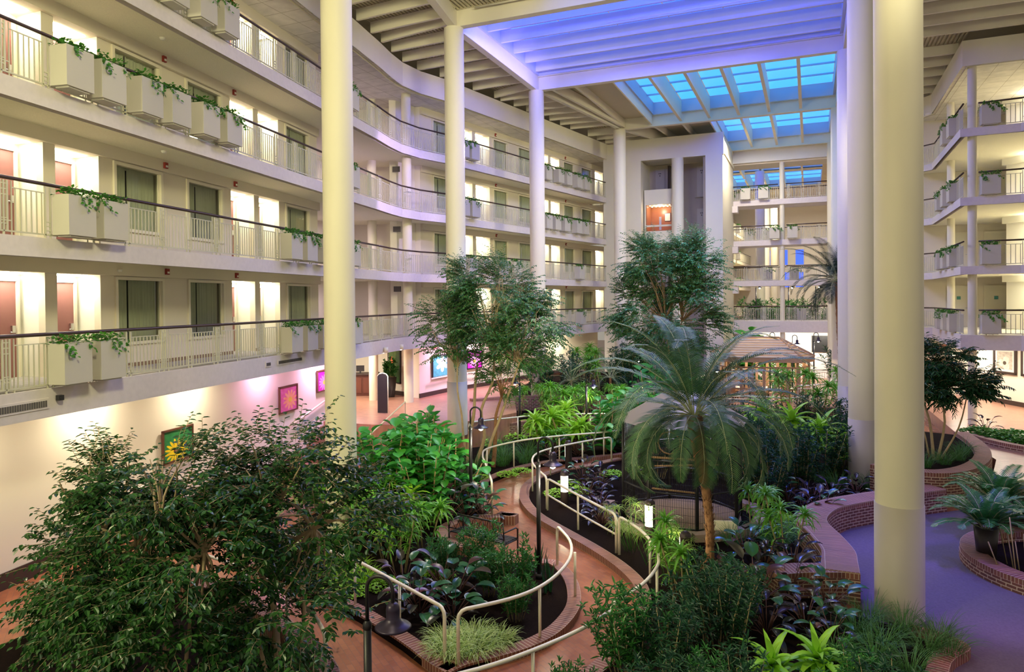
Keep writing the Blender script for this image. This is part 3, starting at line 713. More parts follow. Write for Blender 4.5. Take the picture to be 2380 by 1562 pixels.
def P_snake(seed,n=12,H=.6):
    r=random.Random(seed); f=MB()
    for i in range(n):
        a=r.uniform(0,2*PI); q=.14*r.random(); blade(f,(q*cos(a),q*sin(a),0),a,r.uniform(1.3,1.55),H*r.uniform(.6,1.1),.05,.15,4)
    return [('foliage',f.mesh('sword_leaves',M['dark']))]
def frond(mb,rb,p,az,el,L,droop,nl=44,ll=.24,W=.014,n=9,mi=0,vshape=.5,side=0):
    pos=Vector(p); h=V(cos(az+side*0),sin(az),0); s=V(-sin(az),cos(az),0); e=el; pts=[];fr=[]
    for i in range(n+1):
        d=h*cos(e)+V(0,0,sin(e)); up=V(0,0,cos(e))-h*sin(e); pts.append(pos.copy()); fr.append((d,up)); pos=pos+d*(L/n); e-=droop/n*(.6+1.1*i/n)
    rb.tube(pts,[.013*(1-.75*i/n) for i in range(n+1)],5,0,False)
    for k in range(nl):
        t=.14+.86*(k+.5)/nl; q=t*n; i=min(n-1,int(q)); u=q-i; P=pts[i]*(1-u)+pts[i+1]*u; d,up=fr[i]
        w=ll*math.sin(PI*min(1,.16+t*.84))**.7*.95+.03
        for sg in (-1,1):
            dd=(s*sg*.80+d*.62+up*vshape*.45).normalized(); a=P+dd*w*.5-V(0,0,.01); b=P+dd*w-V(0,0,w*.22)
            c=d*(W*.5)
            mb.add([P-c*.5,P+c*.5,a+c,b,a-c],[(0,1,2,4),(4,2,3)],None,mi)
def P_palm(seed,H=3.4,nf=44,L=2.5,r0=.11,trunk_lean=(.3,0),m_='palm',droop=1.9,bulge=True,nl=46,ll=.24,lw=.014):
    r=random.Random(seed); f=MB(); s=MB(); rb=MB()
    pts=[];rs=[];n=26
    for i in range(n+1):
        t=i/n; pts.append(V(trunk_lean[0]*(t**1.5)+.05*sin(t*5),trunk_lean[1]*t,H*t)); rr=r0*(1+.12*(i%2))
        if bulge: rr*= (1.0+.9*max(0,(t-.55)/.45)**.7) if t>.55 else 1
        if t<.12: rr*=1+1.1*(1-t/.12)**2
        rs.append(rr)
    s.tube(pts,rs,14,smooth=False)
    # old leaf bases
    for i in range(int(H*75)):
        t=r.uniform(.15,1); q=t*n; k=min(n-1,int(q)); P=pts[k]*(1-(q-k))+pts[k+1]*(q-k); az=r.uniform(0,2*PI); rr=rs[k]*.95
        b=P+V(rr*cos(az),rr*sin(az),0); up=V(cos(az)*.5,sin(az)*.5,.85); sd=V(-sin(az),cos(az),0)*.022
        s.add([b-sd,b+sd,b+up*.085+sd*.5,b+up*.085-sd*.5,b+V(cos(az),sin(az),0)*.03],[(0,1,2,3),(0,4,1)])
    for i in range(150 if bulge else 0):
        az=r.uniform(0,2*PI); s.tube([V(.09*cos(az),.09*sin(az),r.uniform(.15,.35)),V(.2*cos(az),.2*sin(az),.12),V(.32*cos(az)*r.uniform(.8,1.2),.32*sin(az),-.02)],.006,3,0,False)
    top=pts[-1]
    for i in range(nf):
        t=i/(nf-1); az=i*2.39996+r.uniform(-.2,.2); el=1.35-1.5*t+r.uniform(-.1,.1)
        frond(f,rb,top+V(.05*cos(az),.05*sin(az),0),az,el,L*(.72+.28*math.sin(PI*min(1,t+.25)))*r.uniform(.88,1.08),droop*r.uniform(.75,1.15)*(.55+.6*t),nl,ll,lw)
    return [('trunk',s.mesh('palm_trunk',M['palmtrunk'])),('fronds',f.mesh('palm_leaflets',M[m_])),('leaf_stalks',rb.mesh('palm_stalks',M['rachis']))]
def branch_tree(seed,trunks,crown,nleaf,L=.07,W=.03,m_='ficus',bark='bark',twl=.5,droop=.5,shape=None,lpt=14,twigr=.0035,cast=True,surface=.55):
    # trunks: list of polylines+radius ; crown: (cx,cy,cz,rx,ry,rz) list
    r=random.Random(seed); f=MB(); s=MB()
    ends=[]
    for pts,r0 in trunks:
        k=len(pts); s.tube(smooth(pts,3),[r0*(1-.55*i/(3*(k-1))) for i in range(3*(k-1)+1)],8); ends.append(Vector(pts[-1]))
    for cr in crown:
        c=V(*cr[:3]); rad=cr[3:6]; share=int(nleaf*cr[6] if len(cr)>6 else nleaf/len(crown))
        # main limbs
        for b in range(9):
            a=r.uniform(0,2*PI); e=r.uniform(-.2,1.3); d=V(cos(a)*cos(e)*rad[0],sin(a)*cos(e)*rad[1],sin(e)*rad[2])*.75
            st=min(ends,key=lambda q:(q-c).length); s.tube(smooth([tuple(st),tuple((st+c+d)*.5+V(r.uniform(-.2,.2),r.uniform(-.2,.2),.1)),tuple(c+d)],4),[.03-.003*j for j in range(9)],5,0,False)
        nt=share//lpt; subs=[]
        for b in range(9):
            a=r.uniform(0,2*PI); u=r.uniform(-.8,.95); rr=(1-u*u)**.5; q=r.uniform(.5,.95); subs.append((c+V(rr*cos(a)*rad[0],rr*sin(a)*rad[1],u*rad[2])*q,r.uniform(.32,.55)))
        for i in range(nt):
            a=r.uniform(0,2*PI); u=r.uniform(-1,1); q=r.random()**surface*(1 if r.random()>.1 else r.uniform(1,1.3)); rr=(1-u*u)**.5
            lump=1+.2*math.sin(3*a+seed)*math.cos(4*u+seed)+.16*math.sin(7*a+5*u+seed*2)
            sc,sr=r.choice(subs); p=sc+V(rr*cos(a)*rad[0],rr*sin(a)*rad[1],u*rad[2])*q*lump*sr; o=p-c
            od=V(o.x/rad[0],o.y/rad[1],o.z/rad[2]*.6); od=od.normalized() if od.length>.01 else V(0,0,1)
            d=(od+V(r.uniform(-.6,.6),r.uniform(-.6,.6),r.uniform(-.2,.7))).normalized(); TL=twl*r.uniform(.5,1.3); P=p.copy(); pts=[P.copy()]
            for j in range(lpt):
                P=P+d*(TL/lpt); d=(d+V(0,0,-droop/lpt*1.3)).normalized(); sd=d.cross(V(0,0,1)); sd=sd.normalized() if sd.length>.01 else V(1,0,0)
                ld=(d*.6+sd*(1 if j%2 else -1)*.8+V(r.uniform(-.3,.3),r.uniform(-.3,.3),-.35+r.uniform(-.3,.3))).normalized()
                leaf(f,P,ld,V(r.uniform(-.4,.4),r.uniform(-.4,.4),1),L*r.uniform(.7,1.15),W*r.uniform(.8,1.15),.15)
                if j%4==3: pts.append(P.copy())
            if twigr: s.tube(pts,twigr,3,0,False)
    return [('trunk',s.mesh('tree_branches',M[bark])),('foliage',f.mesh('tree_leaves',M[m_]))]
# ---------------------------------------------------------------- hanging planter boxes with ivy
def ivy_mesh(seed,w,d,h,trail):
    r=random.Random(seed); f=MB()
    for i in range(150):
        a=r.uniform(0,2*PI); el=r.uniform(-.3,1); leaf(f,V(r.uniform(0,w),r.uniform(0,d),h+r.uniform(-.02,.13)),V(cos(a)*cos(el),sin(a)*cos(el),sin(el)),V(0,0,1),.085*r.uniform(.7,1.3),.06,.12)
    for k in range(trail):
        x=r.uniform(-.05,w+.1); y=r.choice([0,d])+r.uniform(-.03,.03); z=h+.02; n=r.randint(4,15)
        for j in range(n):
            x+=r.uniform(-.02,.05); y+=(.004 if y>d/2 else -.004); z-=.026*r.uniform(.4,1.2)
            a=r.uniform(0,2*PI); leaf(f,V(x,y,z),V(cos(a),sin(a),-.4),V(0,-1,.4),.08*r.uniform(.7,1.2),.055,.12)
    return f.mesh('ivy_leaves',M['ivy'])
PBW,PBD,PBH=.66,.38,.78
bx=MB(); bx.box(0,PBW,0,PBD,0,PBH); bx.box(.08,PBW-.08,.04,PBD-.04,-.03,0); BOXM=bx.mesh('planter_box',M['plwhite'])
IV=[ivy_mesh(i,PBW,PBD,PBH,4+3*(i%3)) for i in range(6)]
ic=[0]
ORD=['first','second','third','fourth','fifth','sixth','seventh','eighth','ninth','tenth']
def planter(x,y,z,ang,label,flip=1):
    ic[0]+=1
    t=thing('planter_box',label,'planter box',(x,y,z),ang)
    part('box',BOXM,t,(0,-PBD if flip>0 else 0,0)); part('trailing_ivy',IV[ic[0]%6],t,(0,-PBD if flip>0 else 0,0))
PLA={5:[9.2,10.1,11.1,12.05,13.1,14.05,21.4],4:[9.15,10.0,11.1,12.05,13.15,14.1,21.4],3:[9.15,10.0,17.2,18.15,19.15,21.4],2:[9.0,9.87,17.15,18.1,19.1,21.5]}
PLB={5:[30.9,31.75,38.8,40.2,41.2,42.5,43.5],4:[30.9,31.75,38.8,39.8,40.9,42.4,43.4],3:[31.5,32.6,34.2,35.4,42.7],2:[34.5,42.8]}
for lv in (5,4,3,2):
    for i,y in enumerate(PLA[lv]):
        q=A.p(y,-.03); planter(q[0],q[1],LZ[lv]+.07,A.ang,'ivy planter box, %s from near end, %s floor left railing'%(ORD[i],ENAME[lv]))
    for i,y in enumerate(PLB[lv]):
        q=B.p(y,-.03); planter(q[0],q[1],LZ[lv]+.07,B.ang,'ivy planter box, %s past the bend, %s floor left railing'%(ORD[i],ENAME[lv]))
# wall alarms, detectors, vents
def onwall(seg,y,off,z): q=seg.p(y,off); return (q[0],q[1],z)
am=MB(); am.box(-.06,.06,-.06,0,-.08,.08); am.box(-.035,.035,-.075,-.06,-.05,0,1); AM=am.mesh('alarm_strobe',[M['red'],M['white']])
for lv in (2,3,4,5):
    for seg,y,s in ((A,13.9,'first'),(A,17.0,'second'),(B,36.85,'third'),(B,44.8,'fourth')):
        q=onwall(seg,y+.15,1.68 if lv<5 or 1 else 1.8,LZ[lv]+2.46); o=part('fire_alarm',AM,None,q,seg.ang); tag(o,'small red fire alarm strobe, %s floor left gallery, %s along'%(ENAME[lv],s),'fire alarm')
dm=MB(); dm.lathe([(0,-.06),(.05,-.06),(.07,-.02),(.07,0)],n=16); DMm=dm.mesh('detector',M['white'])
for lv in (3,4,5):
    q=onwall(A,13.2,.9,LZ[lv]-.25); o=part('smoke_detector',DMm,None,q); tag(o,'round white smoke detector under the %s floor slab'%ENAME[lv],'smoke detector')
q=onwall(A,12.4,1.68,LZ[2]+2.45); o=part('smoke_detector',DMm,None,q); tag(o,'white smoke detector at the second floor bulkhead','smoke detector')
def ventbox(name,seg,y0,y1,z,h,label):
    t=thing(name,label,'vent',(0,0,0)); m=MB(); m.prism(quad(seg,y0,y1,-.05,-.03),z,z+h); m.build('frame',M['fascia'],t)
    m=MB(); n=max(3,int((y1-y0)/.05)); 
    for k in range(n):
        a=y0+.04+(y1-y0-.08)*k/n; m.prism(quad(seg,a,a+(y1-y0-.08)/n*.7,-.06,-.05),z+.04,z+h-.04)
    m.build('grille',M['vent'],t)
ventbox('air_vent',A,7.4,9.0,L2-.38,.2,'dark air grille on the slab edge at far left')
ventbox('air_vent',A,16.95,18.4,L2-.3,.17,'long dark air grille on the slab edge by the nearest left column'); ventbox('air_vent',A,16.3,16.6,L2-.3,.17,'small square twin vent on the second floor slab edge')
ventbox('air_vent',B,39.0,40.5,L2-.32,.16,'dark air grille on the far part of the slab edge')
o=MB(); o.box(-.05,.05,-.05,.05,-.05,.05); o.tube([(0,0,0),(.09,-.02,0)],.03,8); ob=o.build('security_camera',M['black']); ob.location=onwall(A,9.2,-.1,L2-.2); tag(ob,'small dark security camera beside the far left air grille','camera')
# recess grilles
for lv in (2,3,4):
    m=MB(); m.box(-.18,.18,-.03,0,-.13,.13); o=m.build('air_vent',M['vent']); o.location=(-18.2,29.15,LZ[lv]+2.2); o.rotation_euler=(0,0,.3); tag(o,'small square wall grille in the bend recess at the %s floor'%ENAME[lv],'vent')
# ---------------------------------------------------------------- lift tower
def stbox(name,boxes,m,label,cat,parent=None):
    mb=MB()
    for b in boxes: mb.box(*b)
    o=mb.build(name,m,parent)
    if parent is None: tag(o,label,cat)
    return o
o=stbox('wall_tower',[(-13.0,-11.28,47.2,47.5,0,16.4),(-11.28,-10.27,46.5,46.8,0,16.4),(-10.27,-5.0,46.5,46.8,15.0,16.4),(-6.12,-5.07,46.5,46.8,0,15.0),(-5.27,-5.07,46.8,53.2,0,16.4),(-10.45,-10.27,46.8,49.5,0,15),(-10.45,-5.0,46.8,53.2,15.15,15.4)],M['cream'],'',''); o['kind']='structure'; tag(o,'cream front of the lift tower','wall')
o=stbox('wall_shaft',[(-10.27,-5.2,49.4,49.6,0,15.1),(-6.3,-6.12,46.8,49.4,0,15)],M['shaft'],'',''); o['kind']='structure'; tag(o,'grey back wall inside the lift shafts','wall')
column(-7.9,46.7,.38,15.0,'round cream column between the two glass lift shafts',False)
for i,x in enumerate((-9.9,-7.1)):
    for lv in (2,3,4,5):
        t=thing('lift_door','grey closed lift door on the %s floor, %s shaft'%(ENAME[lv],['left','right'][i]),'door',(x,49.38,LZ[lv]-.1))
        m=MB(); m.box(-.1,1.5,-.06,0,0,2.35); m.build('surround',M['shaft'],t); m=MB(); m.box(.05,.68,-.09,-.06,.05,2.1); m.box(.72,1.35,-.09,-.06,.05,2.1); m.build('door_panel',M['cream2'],t)
        m=MB(); m.tube([(.3,-.09,1.8),(.3,-.13,1.8)],.035,8); m.tube([(.4,-.09,1.8),(.4,-.13,1.8)],.035,8); m.tube([(.35,-.09,1.65),(.35,-.13,1.65)],.035,8); m.build('roller',M['black'],t)
for x in (-8.95,-8.85,-6.5,-6.35):
    m=MB(); m.box(x,x+.06,48.9,49.3,0,15); o=m.build('guide_rail',M['shaftdark']); tag(o,'dark vertical guide rail inside the lift shaft','rail','lift guide rails')
t=thing('lift_car','lit glass lift car with wood panels in the left shaft','lift',(-10.2,47.2,9.6))
m=MB(); m.box(0,1.9,0,1.6,0,.8); m.box(0,1.9,0,1.6,2.55,3.55); m.box(0,.1,0,1.6,.8,2.55); m.box(1.8,1.9,0,1.6,.8,2.55); m.box(.1,1.8,-.02,.05,1.08,1.2); m.build('body',M['cream'],t)
m=MB(); m.box(.1,1.8,1.5,1.58,.8,2.55); m.box(.1,.14,.05,1.5,.8,2.55); m.box(1.76,1.8,.05,1.5,.8,2.55); m.box(.1,1.8,.05,1.5,.78,.82); m.build('wood_panelling',M['carwood'],t)
m=MB()
for a in range(6):
    m.lathe([(0,-.01),(.04,-.01),(.04,0)],(.3+.26*a,.45,2.54),8); m.lathe([(0,-.01),(.04,-.01),(.04,0)],(.3+.26*a,1.1,2.54),8)
m.build('downlight',M['lampwhite'],t)
m=MB(); m.box(1.1,1.45,1.44,1.5,1.6,2.1); pb=m.build('poster',M['white'],t); m=MB(); m.box(1.07,1.48,1.47,1.51,1.57,2.13); m.build('poster_frame',M['black'],t)
m=MB(); m.box(.7,.85,1.46,1.5,1.0,1.9); m.build('button_panel',M['metal'],t)
light('POINT','lift_light',(-9.3,47.9,11.9),None,50,(1,.85,.6),.1)
# ---------------------------------------------------------------- far bridge
for n in (2,3,4,5):
    z=LZ[n]; m=MB(); d=.8 if n==2 else .38; m.box(-5.6,2.4,53.2,55.4,z-d,z); struct('floor',m,M['fascia'],'%s floor bridge slab at the far end'%ENAME[n],'floor')
    railing([(-5.5,53.25),(-2.05,53.25)],z,'%s floor bridge railing left of the bridge column'%ENAME[n]); railing([(-1.55,53.25),(1.4,53.25)],z,'%s floor bridge railing right of the bridge column'%ENAME[n])
    railing([(-5.5,55.3),(2.0,55.3)],z,'%s floor back railing of the far bridge'%ENAME[n])
    m=MB(); m.box(-5.6,-4.7,52.4,53.2,z-.9,z-.45); o=m.build('bracket',M['fascia']); tag(o,'stepped plaster bracket under the %s floor bridge'%ENAME[n],'bracket')
column(-1.8,53.45,.17,15.6,'slim pale column standing on the far bridge',False,0)
m=MB(); m.box(-5.3,2.4,53.0,53.3,15.5,16.45); struct('trim_7',m,M['steel'],'cream beam above the far bridge','beam')
m=MB(); m.box(-5.3,2.4,53.3,55.4,15.4,15.5); struct('ceiling',m,M['wall'],'flat ceiling over the far bridge','ceiling')
for lv,xs in {5:[-4.55,-3.35],4:[-2.62,-1.45],3:[],2:[]}.items():
    for i,x in enumerate(xs): planter(x,53.2,LZ[lv]+.06,0,'front ivy planter box, %s floor bridge, %s from lift tower'%(ENAME[lv],ORD[i]))
for lv,xs in {5:[-5.3],4:[-4.5,-3.2],3:[-3.2,-1.4],2:[-.9]}.items():
    for i,x in enumerate(xs): planter(x,55.75,LZ[lv]+.06,0,'ivy planter box on back railing, %s floor bridge, %s from left'%(ENAME[lv],ORD[i]))
# atrium beyond the bridge
Cs=Seg(-8.2-.04*56,.04)
EC=[Cs.p(y) for y in (55.6,66,76,86,92)]
for n in (2,3,4,5):
    z=LZ[n]; m=MB(); m.prism(EC+[(-16,92),(-16,55.6)],z-.3,z); struct('floor',m,M['stipple'],'%s floor gallery slab beyond the bridge'%ENAME[n],'floor')
    railing(EC,z,'%s floor gallery railing beyond the far bridge'%ENAME[n])
    m=MB(); m.box(-16,8,92,92.3,z,z+2.6); 
    for k,y in enumerate((60,66.5,72,79)):
        q=Cs.p(y,-.03); planter(q[0],q[1],z+.07,Cs.ang,'distant ivy planter box beyond the bridge on the %s floor, %s along'%(ENAME[n],ORD[k]))
OPC=[(57.0,58.6,'n'),(60.2,61.6,'w'),(63.0,64.5,'n'),(66.3,67.7,'w'),(69.5,71.0,'n'),(73,74.5,'w'),(77,78.6,'n'),(82,83.6,'n')]
def facade_far():
    facade(Cs,55.4,92,OPC,1.8,'wall_beyond','beyond')
facade_far()
m=MB(); m.box(-16,14,92,92.3,0,17.2); struct('wall_end',m,M['white'],'pale end wall far beyond the bridge','wall')
M['bluewin']=emis('blue_lit_window',(.03,.12,1),1.6,(.05,.1,.5))
for k,(x,z) in enumerate([(-4.6,9.9),(-3.4,9.9),(-4.6,7.2),(-3.2,7.2),(-1.6,7.2),(-1.6,9.9)]):
    wn[0]+=1; t=thing('window_%d'%wn[0],None,None,(x,91.95,z)); t['kind']='structure'; m=MB(); m.box(0,.9,-.02,0,0,1.8); m.build('window_pane',M['bluewin'],t); m=MB(); m.box(-.08,.98,-.01,.02,-.08,1.88); m.build('window_frame',M['frame'],t)
# ---------------------------------------------------------------- right gallery
RE=[(5.35,43.6),(6.07,42.75),(5.96,34.6),(7.95,34.55),(9.4,32.6),(12.5,28.6)]
rb_=[(13.8,28.6),(13.8,46),(5.35,46)]
for n in (2,3,4,5):
    z=LZ[n]; m=MB(); m.prism(RE+rb_,z-.25,z-.01); struct('floor',m,M['stipple'],'%s floor slab of the right gallery'%ENAME[n],'floor')
    m=MB(); d=.62 if n==2 else .34; m.strip(offline(RE,0.0),offline(RE,.18),z-d,z); struct('trim_%d'%(n+6),m,M['fascia'],'plaster edge of the %s floor right gallery'%ENAME[n],'slab edge')
    rl=offline(RE,.06); railing(rl[:3],z,'%s floor right gallery railing along the side of the bay'%ENAME[n]); railing([(6.45,34.66),rl[3]],z,'%s floor right gallery railing across the front of the bay'%ENAME[n]); railing(rl[3:],z,'%s floor right gallery railing at the right picture edge'%ENAME[n])
column(6.28,34.95,.17,15.5,'slim column at the front corner of the right gallery',False,.5); column(6.45,40.9,.17,15.5,'slim column farther back in the right gallery',False,.5)
m=MB(); m.prism([(5.8,34.5),(13.8,34.5),(13.8,28),(13.9,46),(5.2,46),(5.8,42.8)] and [(5.85,34.5),(7.9,34.5),(12.6,28.0),(14,28),(14,46),(5.2,46),(5.2,43.7),(5.95,42.8)],15.45,15.55); struct('ceiling',m,M['tile'],'white tiled ceiling over the top right gallery','ceiling')
m=MB(); m.strip([(5.2,43.8),(5.87,42.9),(5.85,34.45),(7.95,34.45),(12.6,28.0)],[(5.4,43.9),(6.07,42.9),(6.05,34.65),(8.05,34.6),(12.75,28.1)],15.4,16.45); struct('trim_13',m,M['steel'],'roof edge beam following the right gallery','beam')
m=MB()
for n in (2,3,4,5):
    z=LZ[n]; top=z+2.62 if n<5 else 15.45
    m.box(5.2,11.4,44.6,44.8,z,top); m.box(11.3,11.5,38.8,44.6,z,z+.0001+top-z); 
struct('wall_right',m,M['wall'],'pale back wall of the right gallery with service doors','wall')
nb=MB()
for n in (2,3,4,5):
    z=LZ[n]; nb.prism([(8.9,41.6),(11.4,38.8),(11.5,38.9),(9.0,41.7)],z,z+2.3); nb.prism([(11.4,38.8),(13.9,36.6),(13.9,36.8),(11.5,38.9)],z,z+2.62)
    nb.prism([(8.7,41.5),(13.8,36.0),(13.9,36.2),(8.9,41.7)],z+2.3,z+2.62)
    c=part('recessed_light',NL,None,(9.8,40.0,z+2.28),-.8); tag(c,'glowing corridor light at the %s floor right gallery'%ENAME[n],'ceiling light')
    for i,(x,h) in enumerate(((6.9,'n'),(8.6,'n'))):
        t=thing('door_%d'%(dn[0]+1),None,None,(x,44.55,z)); dn[0]+=1; t['kind']='structure'
        q=MB(); q.box(0,1.0,-.04,.0,0,2.12); lf=q.build('door_leaf',M['cream'],t); q=MB(); q.box(-.08,0,-.06,0,0,2.2); q.box(1,1.08,-.06,0,0,2.2); q.box(0,1,-.06,0,2.12,2.2); q.build('door_frame',M['frame'],t)
        q=MB(); q.box(.38,.56,-.055,-.04,1.45,1.62); q.build('door_sign',M['sign'],lf); q=MB(); q.tube([(.9,-.08,1.0),(.78,-.08,1.0)],.014,6); q.build('lever_handle',M['metal'],lf)
struct('wall_right_corridor',nb,M['niche'],'bright corridor walls of the right gallery','wall')
for lv in (2,3,4,5):
    planter(6.5,34.68,LZ[lv]+.07,0,'ivy planter box facing the garden at the %s floor right gallery corner'%ENAME[lv])
    for i,y in enumerate((36.9,38.6,40.2)):
        if lv==5 and i==2: continue
        planter(6.02,y,LZ[lv]+.07,-PI/2,'ivy planter box, %s floor right gallery side, %s from front corner'%(ENAME[lv],ORD[i]))
light('AREA','corridor_light',(9.3,38.2,6.7),(9,38,0),90,WARM,.6); light('AREA','corridor_light',(9.3,38.2,9.6),(9,38,0),90,WARM,.6); light('AREA','corridor_light',(9.3,38.2,12.4),(9,38,0),90,WARM,.6); light('AREA','corridor_light',(9.6,38.2,15.3),(9,38,0),110,WARM,.6)
# ---------------------------------------------------------------- garden beds, kerbs and brick walls
def bed(poly,z,label,sm=True):
    P=smooth(poly,4,True) if sm else poly
    m=MB(); m.prism(P,.0,z,bot=False); struct('floor',m,M['soil'],label,'garden bed'); return P
def kerb(pts,w,z,label,sm=4,z0=0.001):
    P=smooth(pts,sm) if sm else pts
    m=MB(); m.strip(P,offline(P,w),z0,z); o=m.build('brick_kerb',M['kerb']); tag(o,label,'kerb'); return P
def bwall(pts,w,z,label,sm=4,z0=0.001,cap=.11):
    P=smooth(pts,sm) if sm else pts; t=thing('brick_wall',label,'brick wall')
    m=MB(); m.strip(offline(P,.01),offline(P,w-.01),z0,z-cap); m.build('brick_courses',M['bwall'],t)
    m=MB(); m.strip(P,offline(P,w),z-cap,z); m.build('soldier_course_cap',M['kerb'],t); return P
PENL=[(-12.0,11.95),(-10.2,11.75),(-8.41,11.06),(-7.62,10.77),(-6.33,10.16),(-5.57,9.73),(-5.2,9.58)]
PENR=[(-5.12,9.6),(-4.98,9.92),(-4.48,10.5),(-4.15,11.03),(-3.97,11.67),(-3.97,12.54),(-4.22,13.37),(-4.60,14.08),(-5.1,14.62),(-5.47,14.6)]
ALC=[(-7.3,14.2),(-7.61,14.4),(-8.05,14.6),(-8.43,15.22),(-8.42,15.82),(-8.0,16.5),(-7.48,16.82)]
MAINL=[(-7.62,17.2),(-7.89,17.25),(-8.28,17.92),(-8.86,18.97),(-9.34,20.05),(-9.43,20.8),(-9.25,22.0),(-8.69,23.26),(-7.89,24.17),(-7.0,25.0),(-6.0,26.2),(-5.2,28),(-4.9,30.5)]
KZ=.15
bed(PENL+PENR+[(-6.2,14.1)]+ALC+MAINL+[(-7.2,31),(-9.5,30.6),(-11.8,30.0),(-11.3,27.4),(-11.9,25.3),(-13.6,23.3),(-13.4,21.5),(-12.6,17)],.11,'dark mulch bed left of the winding brick path',False)
kerb(PENL,-.26,KZ,'brick kerb along the lower left side of the peninsula bed'); kerb(PENR,-.26,KZ,'curved brick kerb around the right side of the peninsula bed')
kerb(ALC,.30,.3,'taller brick kerb curving around the bench'); kerb([(-7.48,16.85),(-7.1,16.95),(-7.1,17.2),(-7.62,17.25)],-.3,.24,'square brick kerb end beside the bench',0)
kerb(MAINL[1:],-.26,KZ,'long brick kerb on the left of the main path')
B2L=[(-6.2,24.9),(-6.49,24.4),(-7.07,23.3),(-7.7,22.5),(-8.0,21.4),(-7.95,20.3),(-7.57,19.14),(-7.05,18.25),(-6.42,17.5),(-5.27,16.5),(-4.42,15.75),(-3.7,15.01),(-3.2,14.35),(-2.93,13.8),(-2.75,13.1),(-2.68,12.4),(-2.72,11.6),(-2.95,10.5),(-3.35,9.6),(-3.9,8.75),(-4.6,8.0),(-5.2,7.0)]
RW=[(.85,14.9),(.85,15.5),(.83,16.21),(.6,17.18),(.36,18.0),(.38,18.6),(.6,19.3),(.98,19.85),(1.51,20.42),(2.2,21.1),(2.8,21.74),(3.4,22.28)]
bed(B2L+[(-5.2,3.5),(.6,3.5),(1.25,9),(1.75,11.5),(1.95,12.72),(2.3,13.4),(1.9,13.8),(.75,14.1),(.2,15.0),(.15,16.5),(-.1,17.4),(-.1,18.9),(.5,20.1),(2.3,22.0),(3.0,23),(3.0,27),(2,32),(1.2,38),(-.5,40),(-3,36),(-4.2,33),(-4.7,29),(-5.2,26.5)],.11,'dark mulch bed with the palm and the aviary',False)
kerb(B2L,.28,KZ,'long curving brick kerb on the right of the main path')
kerb([(1.0,6),(1.25,9),(1.75,11.5),(2.0,12.7),(2.37,13.35),(2.1,13.75),(1.6,13.95)],-.3,.18,'brick kerb around the foot of the largest column')
bwall(RW,-.66,.62,'low curved brick seat wall beside the purple lit walkway'); bwall([(-.6,14.3),(-.1,14.62),(.6,14.9),(.86,14.9)],-.5,.6,'squared brick end block of the curved seat wall',0)
# right hand planters
ring=lambda cx,cy,r,a0,a1,n=24:[(cx+r*cos(R(a0+(a1-a0)*i/n)),cy+r*sin(R(a0+(a1-a0)*i/n))) for i in range(n+1)]
bwall(ring(5.3,18.2,2.25,100,290),-.42,.32,'round low brick planter rim at the right edge',0)
m=MB(); m.prism(ring(5.3,18.2,1.85,0,350),0,.1); struct('floor',m,M['soil'],'dark pool like bed inside the round planter','garden bed')
bwall([(1.6,23.2),(2.5,22.75),(3.4,22.75),(4.2,23.5),(4.85,24.8),(5.25,26.4),(5.35,28.2),(5.25,30.0)],-.45,.95,'raised brick planter wall under the right hand tree')
m=MB(); m.prism([(2.0,23.3),(3.2,23.1),(4.0,24.1),(4.6,25.4),(4.9,27),(4.95,30),(2.2,31),(1.9,26)],.02,.82); struct('floor',m,M['soil'],'raised mulch bed under the right hand tree','garden bed')
bwall([(5.35,31.4),(5.9,30.0),(6.7,29.0),(8.0,28.3),(10,27.8)],-.3,.72,'brick wall in front of the bright green hedge'); m=MB(); m.prism([(5.5,31.8),(6.1,30.4),(6.9,29.4),(8.2,28.6),(10,28.1),(10.5,29.5),(8.5,30.2),(7.2,31.2),(6.4,32.6)],.02,.62); struct('floor',m,M['soil'],'soil bed of the bright hedge','garden bed')
# front left bed
bed([(-6.1,7.3),(-6.25,8.3),(-7.1,8.9),(-8.6,9.7),(-10.3,10.25),(-12.2,10.3),(-12.3,3),(-6,3)],.11,'dark mulch bed under the big foreground fig trees')
kerb([(-6.0,5.0),(-5.95,7.3),(-6.2,8.3),(-7.0,8.95),(-8.6,9.75),(-10.3,10.3),(-12.3,10.4)],-.3,.48,'brick kerb of the foreground fig bed')
# terraces in the middle distance
bwall([(-12.0,26.2),(-10.9,28.0),(-9.4,29.4),(-7.7,30.3),(-6.2,30.6)],-.35,.75,'long brick terrace wall behind the bright plants'); bwall([(-14.6,29.8),(-13.2,31.2),(-11.5,32.2),(-9.5,32.8),(-7.2,33.0)],-.35,1.25,'upper brick terrace wall by the lobby')
m=MB(); m.prism([(-12.3,26.5),(-10.9,28.4),(-9.4,29.8),(-6.2,31.0),(-6.5,33),(-9.5,32.7),(-13.2,31.1),(-14.4,29.8)],.02,.6); m.prism([(-14.8,30.2),(-13.2,31.6),(-11.5,32.6),(-7.2,33.4),(-5.5,36),(-6,41),(-9,45.5),(-14.3,45.5),(-15.2,38)],.02,1.1)
struct('floor',m,M['soil'],'terraced mulch beds before the lift tower','garden bed')
m=MB(); m.prism([(-3.6,33.5),(-1.0,34),(1.2,35),(3.4,37),(3.6,52),(-6.4,52),(-6.3,46),(-5.6,41),(-5.0,36.5)],.001,.06); struct('floor',m,M['path2'],'paved dining terrace around the gazebo','floor')
bwall([(-.6,34.4),(.6,34.6),(2.0,35.6),(2.6,37)],-.35,.95,'brick terrace wall right of the gazebo')
